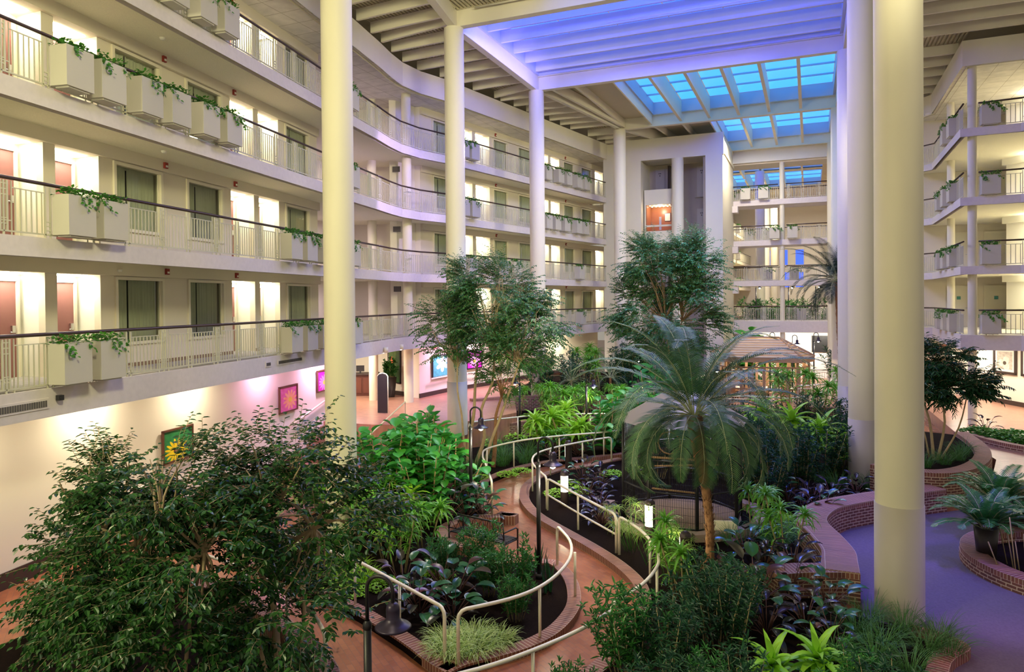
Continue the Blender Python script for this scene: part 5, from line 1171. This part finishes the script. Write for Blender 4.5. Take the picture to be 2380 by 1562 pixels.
# ---------------------------------------------------------------- bench
t=thing('garden_bench','black metal bench with lattice back in the brick alcove','bench',(-7.0,14.75,0),-.22)
m=MB(); [m.box(-.78,.78,-.2+.085*k,-.14+.085*k,.43,.455) for k in range(6)]; m.build('seat',M['black'],t)
m=MB(); m.tube([(-.8,-.24,.5),(-.8,-.28,.92),(.8,-.28,.92),(.8,-.24,.5)],.02,6); m.tube([(-.8,-.24,.55),(.8,-.24,.55)],.012,5)
for k in range(9): x=-.8+.2*k; m.tube([(x,-.24,.55),(min(x+.2,.8),-.28,.92)],.008,4); m.tube([(x,-.28,.92),(min(x+.2,.8),-.24,.55)],.008,4)
m.build('backrest',M['black'],t)
for sx in (-.8,.8):
    m=MB(); m.tube([(sx,.28,0),(sx,.28,.66),(sx,.2,.7),(sx,-.26,.7)],.02,6); m.build('armrest',M['black'],t); m=MB(); m.tube([(sx,-.24,0),(sx,-.24,.55)],.022,6); m.tube([(sx,-.24,.43),(sx,.28,.43)],.018,6); m.build('leg',M['black'],t)
# ---------------------------------------------------------------- plants
G=[P_grass(s,110,.55,.012) for s in (1,2,3)]; GV=P_grass(9,260,.42,.013,'grasslt',.30,2.1); GT=[P_grass(s,120,.8,.011,'grass',.2,1.5) for s in (14,15)]
DB=[P_drac(s,3,.85,30,.42,.06,'drac',.22) for s in (21,22)]; DL=P_drac(25,4,.6,20,.42,.075,'lime',.28,1.0,1.0); DV=P_drac(29,1,.5,16,.45,.085,'lime',.05,.8,1.6); DT=[P_drac(s,4,1.35,30,.42,.05,'drac',.32) for s in (27,28)]
SH=[P_shrub(s,12,1.25,.55,14,.15,.034,'shrub') for s in (31,32)]; SD=[P_shrub(s,15,1.35,.65,14,.14,.032,'dark') for s in (35,36)]
PH=[P_philo(s,18,.38,.2,.42,'philo','burg',.3) for s in (41,42)]; PP=[P_philo(s,20,.34,.13,.3,'purple') for s in (45,46)]
CV=[P_cover(s,260,.5) for s in (51,52)]; CG=P_cover(55,420,.6,.13,.1,.25,'ivy')
UM=[P_umbrella(s) for s in (61,62)]; FD=P_fiddle(71,13,2.1,.85,.34,.27); FD2=P_fiddle(72,9,1.5,.7,.36,.28); SN=P_snake(81)
FERN=P_grass(91,160,.42,.02,'lime',.3,1.6)
np_=[0]
def put(pr,kind,label,x,y,z=.11,s=1,cat='plant',rz=None,group=None):
    np_[0]+=1; place(pr,kind,label,cat,(x,y,z),rnd.uniform(0,6.28) if rz is None else rz,s,group)
# palm and its foot
put(P_palm(5,3.25,48,3.4,.085,(-.25,.1),nl=64,droop=2.7,ll=.38,lw=.030),'date_palm','feathery date palm with shaggy trunk in front of the aviary',-2.0,15.4,.11,cat='palm',rz=0)
# peninsula bed
for i,(x,y,s) in enumerate(((-5.45,10.15,1),(-5.1,10.35,1.05),(-4.85,10.75,.9),(-5.65,10.5,.95),(-5.3,10.75,1))): put(GV,'variegated_grass','pale variegated grass clump at the tip of the peninsula',x,y,s=s,group='variegated grass clumps at the peninsula tip')
put(PH[0],'philodendron','dark broad leaved philodendron in the middle of the peninsula',-6.2,11.75,s=1.15); put(PH[1],'philodendron','broad leaved philodendron behind the first, with burgundy young leaves',-6.75,12.3,s=1.05)
put(PP[0],'philodendron','low dark leaved plant at the left of the peninsula philodendrons',-6.9,11.5,s=.8)
put(SH[0],'leafy_shrub','glossy shrub right of the bench on the peninsula',-6.35,13.25,s=.85); put(SH[1],'leafy_shrub','glossy shrub beside the path lamp base',-5.3,12.5,s=.85); put(SH[0],'leafy_shrub','lower glossy shrub between the bench shrub and the philodendron',-5.8,12.5,s=.7)
put(SN,'snake_plant','upright sword leaved plant by the peninsula lamp',-4.75,13.1,s=1.1); put(SN,'snake_plant','upright sword leaved plant at the top of the peninsula',-5.3,13.9,s=1.0)
put(DT[0],'dracaena','bright green dracaena clump behind the left peninsula bed',-8.6,13.3,s=.95); put(DT[1],'dracaena','green dracaena clump left of the philodendrons',-7.95,12.75,s=.8); put(DL,'dracaena','yellow green dracaena below the fiddle leaf figs',-9.0,14.3,s=1.5); put(DB[0],'dracaena','bright dracaena between the fiddle leaf fig and the bench',-8.2,14.15,s=1.25)
put(DT[1],'dracaena','tall dracaena at the foot of the nearest left column',-9.9,13.7,s=.9); put(SH[1],'leafy_shrub','green shrub left of the dracaena clump',-9.6,12.7,s=.7)
for i,(x,y) in enumerate(((-10.6,12.6),(-10.2,13.1),(-9.4,12.2),(-10.9,13.4),(-9.0,12.45),(-8.5,12.1))): put(FERN,'lime_fern','bright yellow green grassy clump beside the lower left handrail',x,y,s=1.0,group='yellow green clumps by the lower left handrail')
for i,(x,y) in enumerate(((-8.4,11.6),(-7.9,12.1),(-9.0,11.75),(-7.1,12.9))): put(CV[i%2],'lime_groundcover','small lime leaved ground cover in the left bed',x,y,s=.8,group='lime ground cover in the left bed')
put(FD,'fiddle_leaf_fig','large fiddle leaf fig right of the nearest left column',-9.75,16.6,s=1.15); put(FD,'fiddle_leaf_fig','second large fiddle leaf fig nearer the bench',-9.1,15.9,s=.95,rz=2); put(FD2,'fiddle_leaf_fig','fiddle leaf fig behind, towards the lobby stairs',-10.7,17.9,s=1.35); put(FD2,'fiddle_leaf_fig','fiddle leaf fig by the second gooseneck lamp',-9.3,17.7,s=1.3)
put(PH[0],'philodendron','burgundy leaved plant between the fig and the bench',-8.7,16.2,s=1.2); put(PH[1],'philodendron','dark red leaved plant beside the second lamp pole',-8.55,17.3,s=1.15); put(PH[1],'philodendron','dark broad leaved plant under the lamp by the rail end',-8.35,16.6,s=1.0)
for i,(x,y) in enumerate(((-9.2,21.3),(-8.95,21.9),(-9.9,20.6),(-8.2,20.5))):
    if i<3: put(CV[i%2],'lime_groundcover','lime ground cover inside the far path curve',x,y,s=.75,group='lime ground cover at the far path curve')
for i,(x,y) in enumerate(((-9.9,22.6),(-9.3,23.2),(-10.5,21.6),(-10.3,20.0),(-9.9,18.9),(-10.2,23.4),(-9.6,24.4),(-11.0,24.6))): put(GT[i%2],'lily_turf','tall dark green grassy clump behind the long curved handrail',x,y,s=1.15,group='grassy clumps behind the long curved handrail')
put(PH[0],'philodendron','broad leaved plant beyond the far path curve, left one',-8.6,24.0,s=1.0); put(PH[1],'philodendron','red tinged broad leaved plant beyond the far path curve, right one',-7.9,24.9,s=1.0)
put(DL,'dracaena','sunlit yellow dracaena in the middle distance, left',-9.5,25.4,s=1.9); put(DL,'dracaena','sunlit yellow dracaena in the middle distance, centre',-8.6,25.9,s=2.1); put(DB[1],'dracaena','bright dracaena right of the sunlit pair',-8.9,24.9,s=1.3)
put(FD2,'fiddle_leaf_fig','bright lit fiddle leaf fig left of the aviary',-7.1,26.1,s=1.25); put(FD2,'fiddle_leaf_fig','fiddle leaf fig by the lamp left of the aviary',-6.4,27.2,s=1.35,rz=1); put(FD2,'fiddle_leaf_fig','fiddle leaf fig behind the palm crown',-5.0,31.0,s=1.5,rz=3)
for i,(x,y) in enumerate(((-12.0,28.9),(-11.0,29.4),(-10.0,30.2),(-9.0,30.7),(-8.0,31.2),(-7.0,31.8))): put(DT[i%2],'dracaena','dark green dracaena thicket plant on the middle terrace, %s from left'%ORD[i],x,y,.6,1.0)
for i,(x,y) in enumerate(((-13.6,31.6),(-12.4,33.2),(-11.0,33.8),(-9.6,34.4),(-8.2,35.0),(-9.2,37.0),(-11.2,36.6),(-7.2,38),(-10.0,40.5),(-12.4,39.5),(-7.2,42),(-9.2,43.5))): put((SD if i%3 else DT)[i%2],'dark_shrub','bushy dark plant on the upper terrace, %s'%['far left','behind the third column','left of the feathery palms','centre left','centre','second row centre','second row left','near the lift tower right','third row centre','third row left','below the lift tower','at the lift tower foot'][i],x,y,1.1,1.45)
for i,(x,y) in enumerate(((-12.6,28.0),(-11.4,27.0),(-12.0,25.7),(-10.4,28.3))): put(CV[i%2],'low_greenery','low green foliage along the middle terrace railing',x,y,.11,1.3,group='low foliage by the terrace railing')
# around the palm and the aviary
put(PP[0],'cordyline','dark purple leaved plant beside the two bar handrail, far one',-5.9,19.4,s=1.0); put(PP[1],'cordyline','dark purple leaved plant in the middle by the two bar handrail',-5.3,18.4,s=1.05); put(PP[0],'cordyline','dark purple leaved plant nearest the two bar handrail',-4.9,17.4,s=1.0,rz=1); put(PP[1],'cordyline','glossy dark leaved plant left of the aviary blocks',-5.9,20.8,s=1.1); put(PH[0],'philodendron','dark broad leaved plant behind the loop of the handrail',-6.6,21.3,s=.9)
for i,(x,y) in enumerate(((-6.9,19.7),(-6.4,20.2),(-6.9,20.9),(-6.0,22.6),(-5.4,23.4))): put(CV[i%2],'lime_groundcover','lime ground cover inside the loop of the bollard handrail',x,y,s=.85,group='lime ground cover in the handrail loop')
put(UM[0],'umbrella_grass','spiky pale umbrella grass right of the two bar handrail',-3.75,15.9,s=1.05); put(UM[1],'umbrella_grass','umbrella grass between bollard and curved rail',-3.1,15.15,s=1.0); put(UM[0],'umbrella_grass','umbrella grass inside the curved rail, nearer',-2.65,14.35,s=.9,rz=2)
put(PH[1],'philodendron','burgundy tinged plant right of the palm foot',-1.35,16.5,s=1.0); put(PH[0],'philodendron','small dark plant in front of the palm foot',-1.85,14.3,s=.85); 
put(DB[0],'dracaena','bright dracaena at the right of the aviary base',-1.35,18.3,s=1.15); put(GT[1],'umbrella_grass','dark spiky clump right of the aviary',-.7,17.3,s=1.15); put(GT[0],'umbrella_grass','dark spiky clump behind the lime ground cover',-.25,18.1,s=1.0)
for i,(x,y) in enumerate(((-1.05,15.1),(-.75,15.5),(-1.5,15.4))): put(CV[i%2],'lime_groundcover','lime pothos mound right of the palm foot',x,y,s=.85,group='lime pothos right of the palm')
for i,(x,y) in enumerate(((-.5,19.4),(-.1,19.0),(-.9,19.7))): put(CV[(i+1)%2],'lime_groundcover','lime pothos mound by the curve of the seat wall',x,y,s=.9,group='lime pothos inside the seat wall curve')
put(CV[0],'lime_groundcover','small lime pothos mound in front of the second right column',.6,21.5,s=.9)
put(PP[0],'cordyline','dark leaved plant on the seat wall bend',-.35,15.9,s=1.1,z=.11); put(PH[0],'philodendron','big blue lit philodendron before the brick end block',-.95,13.7,s=1.25); put(PH[1],'philodendron','dark philodendron beside the brick end block',.25,14.0,s=.95); put(PP[1],'cordyline','dark low plant right behind the lime pothos',-1.2,14.5,s=.8); put(PH[1],'philodendron','shaded broad leaved plant under the foreground dracaena',.3,12.9,s=.8)
for i,(x,y,s) in enumerate(((.55,21.9,1.0),(1.2,22.6,1.0),(.0,21.2,1.05),(-.6,22.0,1.0))): put(PP[i%2],'blue_lit_foliage','dark blue lit broad leaved plant left of the second right column, %s'%ORD[i],x,y,s=s)
for i,(x,y,s) in enumerate(((-1.2,20.9,1.35),(-.3,22.6,1.3),(-1.6,22.8,1.5),(.4,24.2,1.2),(-.8,24.8,1.1),(-2.6,23.4,1.2),(-4.6,22.8,1.2),(-4.2,25.0,1.2),(.9,26.6,1.2),(-.8,27.6,1.0),(-2.6,27,1.0),(.8,30,1.2),(-1.2,31,1.0),(-3.6,29.5,1.0))): put(SD[i%2],'dark_shrub','dense dark shrub %s'%['right of the aviary','behind the blue lit foliage','behind the aviary roof right','left of the second right column','in the middle of the right thicket','directly behind the aviary','left rear of the aviary','far left behind the aviary','beside the third right column','centre back of the right thicket','left back of the right thicket','before the terrace wall right','before the terrace wall centre','before the gazebo railing left'][i],x,y,s=s)
put(DL,'dracaena','bright dracaena top in the dark thicket right of the gazebo railing',-.7,26.2,.11,2.6); put(DL,'dracaena','bright dracaena beside the third right column',.9,25.4,.11,1.9); put(DT[0],'dracaena','tall green dracaena right of the gazebo, left one',-.9,34.9,.11,1.7); put(DT[1],'dracaena','tall green dracaena right of the gazebo, right one',.3,34.4,.11,1.6); put(DT[0],'dracaena','green dracaena by the far right columns',1.6,38.0,.6,1.3); put(SD[0],'dark_shrub','shrub far right behind the gazebo',1.9,45,.11,2.0)
put(DB[1],'dracaena','spiky plant top behind the gazebo roof',-1.9,47.6,.11,2.7); put(FD2,'fiddle_leaf_fig','broad leaved plant left behind the gazebo roof',-3.9,50.2,.06,2.2)
for i,(x,y) in enumerate(((.75,23.4),(1.6,23.6),(2.1,24.6),(.3,23.9))): put(GT[i%2],'lily_turf','tall dark grass clump around the second right column',x,y,s=1.05,group='grass around the second right column')
for i,(x,y) in enumerate(((.95,13.9),(1.45,13.65),(1.95,13.55),(.7,13.3),(1.1,13.0),(1.7,12.95),(2.05,13.1),(.9,12.4),(1.4,12.2),(.35,12.3))): put(GT[i%2],'lily_turf','dark green grass clump around the foot of the largest column',x,y,s=.85,group='grass around the largest column')
# foreground centre and right
put(SH[0],'leafy_shrub','foreground shrub in front of the lower path curve, tallest one',-2.5,10.4,s=1.1); put(SH[1],'leafy_shrub','foreground shrub at the very bottom centre',-2.9,9.0,s=.65); put(SD[0],'dark_shrub','dark foreground shrub left of the dracaena pair',-1.35,11.6,s=1.1); put(SD[1],'dark_shrub','dark foreground shrub at the bottom right of centre',-1.9,10.4,s=.95); put(SD[0],'dark_shrub','dark foreground shrub just right of the lower path',-1.9,12.3,s=.65,rz=2); put(SH[1],'leafy_shrub','small glossy shrub at the bottom edge',-1.2,9.8,s=.75); put(SD[1],'dark_shrub','dark foreground shrub behind the lower rail curve',-1.75,13.1,s=.75)
put(DV,'dracaena','vivid yellow green dracaena in the foreground, left head',-.6,10.6,s=1.45); put(DV,'dracaena','vivid yellow green dracaena in the foreground, right head',.0,11.0,s=1.5,rz=2); put(SH[0],'leafy_shrub','low foreground greenery right of the vivid dracaena',.5,10.6,s=.7); put(CV[0],'low_greenery','low dark greenery in the right foreground bed',.3,11.8,s=1.0)
# right side
t1=branch_tree(101,[([(0,0,0),(-.1,.1,1.2),(-.4,.2,2.2)],.05),([(.1,0,0),(.3,0,1.2),(.2,.3,2.2)],.045),([(.2,.1,0),(.7,.2,1.0),(.9,.1,2.0)],.035),([(-.1,.1,0),(-.3,0,1.0),(-.7,0,1.8)],.03)],[(-.3,0,2.5,.95,.8,.7),(.6,.2,2.3,.85,.8,.65),(.1,0,3.1,.8,.7,.5)],13000,.17,.042,'dark','bark2',.35,.3,twigr=.004)
put(t1,'dragon_tree','dark leaved tree with pale bare stems in the raised right planter',3.5,25.2,.82,1,'tree',rz=0)
for i,(x,y) in enumerate(((2.5,24.3),(3.1,24.0),(3.7,24.6),(4.2,25.4),(4.5,26.4),(2.0,25))): put(GT[i%2],'lily_turf','dark grass clump in the raised right planter',x,y,.82,.9,group='grass in the raised right planter')
for i,(x,y) in enumerate(((5.9,31.6),(6.4,30.9),(6.9,30.3),(7.4,30.0),(8.0,29.6),(8.6,29.4),(9.2,29.2),(6.9,31.3),(7.8,30.6))): put(CG,'hedge_plant','bright green broad leaved clump in the low hedge',x,y,.62,1.1,group='bright hedge on the right')
put(PP[1],'cordyline','dark leaved plant behind the bright hedge',6.3,32.6,.5,1.1)
def P_areca(seed):
    r=random.Random(seed); f=MB(); rb=MB()
    for i in range(26):
        az=i*2.4; frond(f,rb,V(.05*cos(az),.05*sin(az),0),az,1.45-.9*(i/26)+r.uniform(-.1,.1),1.15*r.uniform(.8,1.1),1.5*r.uniform(.8,1.2),30,.26,.034,7)
    return [('fronds',f.mesh('areca_leaflets',M['shrub'])),('leaf_stalks',rb.mesh('areca_stalks',M['rachis']))]
AR=P_areca(3)
for x,y,z,l,s in ((3.5,18.1,.1,'potted palm in a tall dark pot on the round planter rim, nearer one',1.0),(4.2,20.3,.1,'potted palm in a dark pot on the round planter rim, farther one',1.1)):
    t=thing('potted_palm',l,'potted plant',(x,y,z),0); m=MB(); m.lathe([(.0,.0),(.17,0),(.24,.75),(.22,.75),(.2,.68),(0,.68)],n=24); m.build('pot',M['pot'],t)
    for n,me in AR: part(n,me,t,(0,0,.7)).scale=(s,s,s)
t=thing('snake_planter','low black trough with upright sword leaved plants','potted plant',(4.75,20.4,.32),-.2); m=MB(); m.box(-.45,.45,-.15,.15,0,.28); m.build('trough',M['pot'],t)
for k in range(5): part('sword_leaves',SN[0][1],t,(-.36+.18*k,0,.2),k)
r=random.Random(4)
t=thing('bamboo_canes','bare tan canes and dry grass in the round planter','plant',(4.2,17.6,.1)); m=MB()
for i in range(26): a=r.uniform(0,6.28); q=r.random()*.7; m.tube([(q*cos(a),q*sin(a)*1.2,0),(q*1.4*cos(a),q*1.5*sin(a),r.uniform(.6,1.4))],.011,4)
m.build('cane',M['cane'],t)
# coconut style palm at the far right columns
put(P_palm(12,6.6,34,3.4,.13,(-.1,-.2),'cocopalm',2.0,False,50,.55,.035),'tall_palm','tall palm with dark drooping fronds beside the right columns',1.55,41.2,.11,cat='palm')
for k,(x,y,z,s) in enumerate(((-10.2,31.5,.6,.75),(-8.6,32.4,.6,.8),(-6.9,33.3,1.1,.8))): put(P_palm(30+k,2.0,22,2.0,.06,(.1,.1),'palm',1.7,False,30),'feathery_palm','small feathery palm in the middle distance, %s'%['left','centre','right'][k],x,y,z,s,'palm')
# weeping fig trees
def lean(x0,x1,h,k=4,w=.12,y=.0,seed=0):
    r=random.Random(seed); return [(x0[0]+(x1[0]-x0[0])*i/k+(r.uniform(-w,w) if 0<i<k else 0),x0[1]+(x1[1]-x0[1])*i/k+(r.uniform(-w,w) if 0<i<k else 0),h*i/k) for i in range(k+1)]
mid=branch_tree(201,[(lean((0,0),(.35,.1),3.6,seed=1),.085),(lean((.25,.1),(.9,.3),3.8,seed=2),.075),(lean((.75,-.3),(1.9,.2),3.6,seed=3),.07),(lean((0,.1),(-.4,0),3.4,seed=4),.05)],[(.5,.1,6.2,1.0,1.2,.9,.17),(1.5,.1,5.9,1.15,1.2,1.0,.2),(2.4,.2,5.0,1.1,1.1,1.0,.17),(-.7,0,5.0,.95,1.0,.7,.12),(.6,0,4.9,1.2,1.1,.8,.16),(-.6,.1,4.0,.8,.8,.45,.06),(1.7,0,4.0,1.1,1.1,.7,.12)],42000,.10,.048,'ficusblue','bark2',.6,.5,lpt=16)
put(mid,'weeping_fig','tall weeping fig with pale stems in front of the second left column',-11.15,22.4,.11,1,'tree',rz=0)
tw=branch_tree(205,[(lean((0,0),(-.3,.1),4.2,seed=5),.08),(lean((.2,.2),(.5,.3),4.2,seed=6),.07)],[(-1.0,0,7.2,1.3,1.4,1.1,.18),(.7,.1,7.0,1.5,1.4,1.2,.22),(0,0,5.9,1.9,1.6,1.0,.2),(1.5,.2,5.4,1.1,1.2,1.2,.13),(-1.6,0,5.0,1.3,1.3,1.2,.15),(-.6,0,3.9,1.9,1.4,1.0,.14),(.9,.1,4.1,1.4,1.3,1.0,.12),(-.2,0,2.9,1.9,1.4,.7,.1)],46000,.125,.055,'ficusblue','bark',.7,.4,lpt=16)
put(tw,'weeping_fig','tall blue lit weeping fig in front of the lift tower',-6.35,35.2,.5,1.02,'tree',rz=0)
leanp=branch_tree(207,[(lean((0,0),(.25,.2),2.4,seed=8),.09)],[(.3,.2,2.9,.8,.8,.5)],1500,.14,.03,'shrub','palmtrunk',.4,.4)
put(leanp,'rough_trunk_tree','rough brown leaning trunk right of the pale stemmed fig',-10.1,22.2,.11,1,'tree',rz=0)
for k,(x,y,z,s) in enumerate(((-9.95,7.55,.11,.97),(-8.45,7.35,.11,1.0),(-7.35,8.3,.11,1.08))):
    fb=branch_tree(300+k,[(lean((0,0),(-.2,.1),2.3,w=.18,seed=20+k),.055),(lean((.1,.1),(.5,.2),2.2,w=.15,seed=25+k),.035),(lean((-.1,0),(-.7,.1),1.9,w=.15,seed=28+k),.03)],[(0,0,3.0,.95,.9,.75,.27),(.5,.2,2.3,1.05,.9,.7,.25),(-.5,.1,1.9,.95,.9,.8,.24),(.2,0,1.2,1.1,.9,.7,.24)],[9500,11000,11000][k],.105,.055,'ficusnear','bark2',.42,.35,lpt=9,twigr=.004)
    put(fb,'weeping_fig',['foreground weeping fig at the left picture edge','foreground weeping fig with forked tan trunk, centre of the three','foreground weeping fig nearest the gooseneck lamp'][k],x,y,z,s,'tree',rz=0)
for i,(x,y) in enumerate(((-7.4,8.4),(-6.7,8.0),(-8.0,8.9),(-6.4,7.4),(-9,9.2))): put(GT[i%2],'lily_turf','grassy clump at the foot of the foreground figs',x,y,s=.8,group='grass under the foreground figs')
put(AR,'feather_fern','small feathery palm against the left ground wall',-12.0,8.6,.11,1.0); put(AR,'feather_fern','feathery palm below the stairs by the left ground wall',-13.0,16.5,.0,1.2)
for k,(x,y) in enumerate(((-4.5,60.5),(-3.0,61.5),(-1.4,60.8),(.3,61),(-2.2,63))): put(SH[k%2],'leafy_shrub','distant shrub beyond the bridge, %s from the left'%ORD[k],x,y,2.6,2.3)
m=MB(); m.prism([(-5.4,59.5),(1.8,59.5),(1.8,64),(-5.4,64)],0,2.6); o=m.build('raised_planter',M['white']); tag(o,'white raised planter wall beyond the bridge','planter')

# ---------------------------------------------------------------- fill of the beds
def scatter(kinds,pts,name,label,group,s0=.8,s1=1.1,z=.11):
    for i,(x,y) in enumerate(pts): put(kinds[i%len(kinds)],name,label,x,y,z,rnd.uniform(s0,s1),group=group)
scatter([SH[0],SH[1]],[(-4.9,11.7),(-7.2,13.0),(-6.9,12.9)],'leafy_shrub','glossy shrub filling the middle of the peninsula bed','filling shrubs of the peninsula',.55,.65)
scatter([DT[0],DT[1],DB[0]],[(-10.4,14.6),(-9.8,14.9),(-11.0,15.6),(-11.5,14.2),(-10.9,17.0),(-11.6,18.6)],'dracaena','green dracaena around the foot of the nearest left column','dracaenas around the nearest left column',.8,1.1)
scatter([FD,FD2],[(-10.4,15.9),(-9.9,17.9),(-11.3,19.4),(-10.6,19.2)],'fiddle_leaf_fig','fiddle leaf fig in the thicket between column and stairs','fiddle leaf thicket',.95,1.2)
scatter([PH[0],PH[1]],[(-8.0,16.9),(-8.9,17.4),(-9.3,18.3),(-5.9,11.2),(-7.4,11.95),(-6.6,11.2)],'philodendron','dark broad leaved plant filling the left bed','filling philodendrons of the left bed',.8,1.05)
scatter([SD[0],SD[1]],[(-3.6,24.2),(-5.2,26.0),(-3.2,26.5),(-4.2,27.8),(-1.9,25.2),(1.8,28.2),(2.0,31),(-5.9,25.2),(-2.6,30.4),(0.0,33)],'dark_shrub','dense dark shrub in the thicket behind the aviary','thicket behind the aviary',.9,1.2)
scatter([GT[1],DT[1],GT[0]],[(-2.9,16.6),(-2.2,13.5),(-3.3,16.9),(-1.0,17.9),(-.5,16.6),(-1.7,17.2)],'spiky_clump','spiky green clump in the palm bed','spiky clumps in the palm bed',.8,1.05)
scatter([PP[0],PP[1],PH[0]],[(-.6,20.9),(-.2,20.2),(-1.1,21.6),(-.9,16.0),(-1.6,13.6),(-.4,14.4),(-.7,12.6),(-.1,13.1),(.2,19.9)],'dark_leaved_plant','dark broad leaved plant in the palm bed','dark broad leaved plants in the palm bed',.85,1.15)
scatter([SD[0],SD[1],SH[0]],[(-1.7,9.0),(-.8,9.0),(0.2,9.3),(-1.2,12.6),(.9,9.8)],'leafy_shrub','leafy foreground shrub along the bottom of the picture','foreground shrubs at the bottom',.7,.95)
scatter([DT[0],DT[1],DB[1]],[(-9.2,28.6),(-10.2,28.9),(-8.0,29.4),(-6.8,29.6),(-7.5,28.0),(-6.4,28.9),(-11.2,30.9),(-9.8,31.6)],'dracaena','green dracaena in the terraces behind the bright pair','terrace dracaenas',1.1,1.5)
scatter([SH[0],FD2,SD[0]],[(-5.4,32.6),(-6.6,31.2),(-7.6,33.8),(-5.0,34.6),(-8.6,39.0),(-6.4,37.4)],'terrace_shrub','green shrub below the lift tower','shrubs below the lift tower',1.3,1.7,.2)
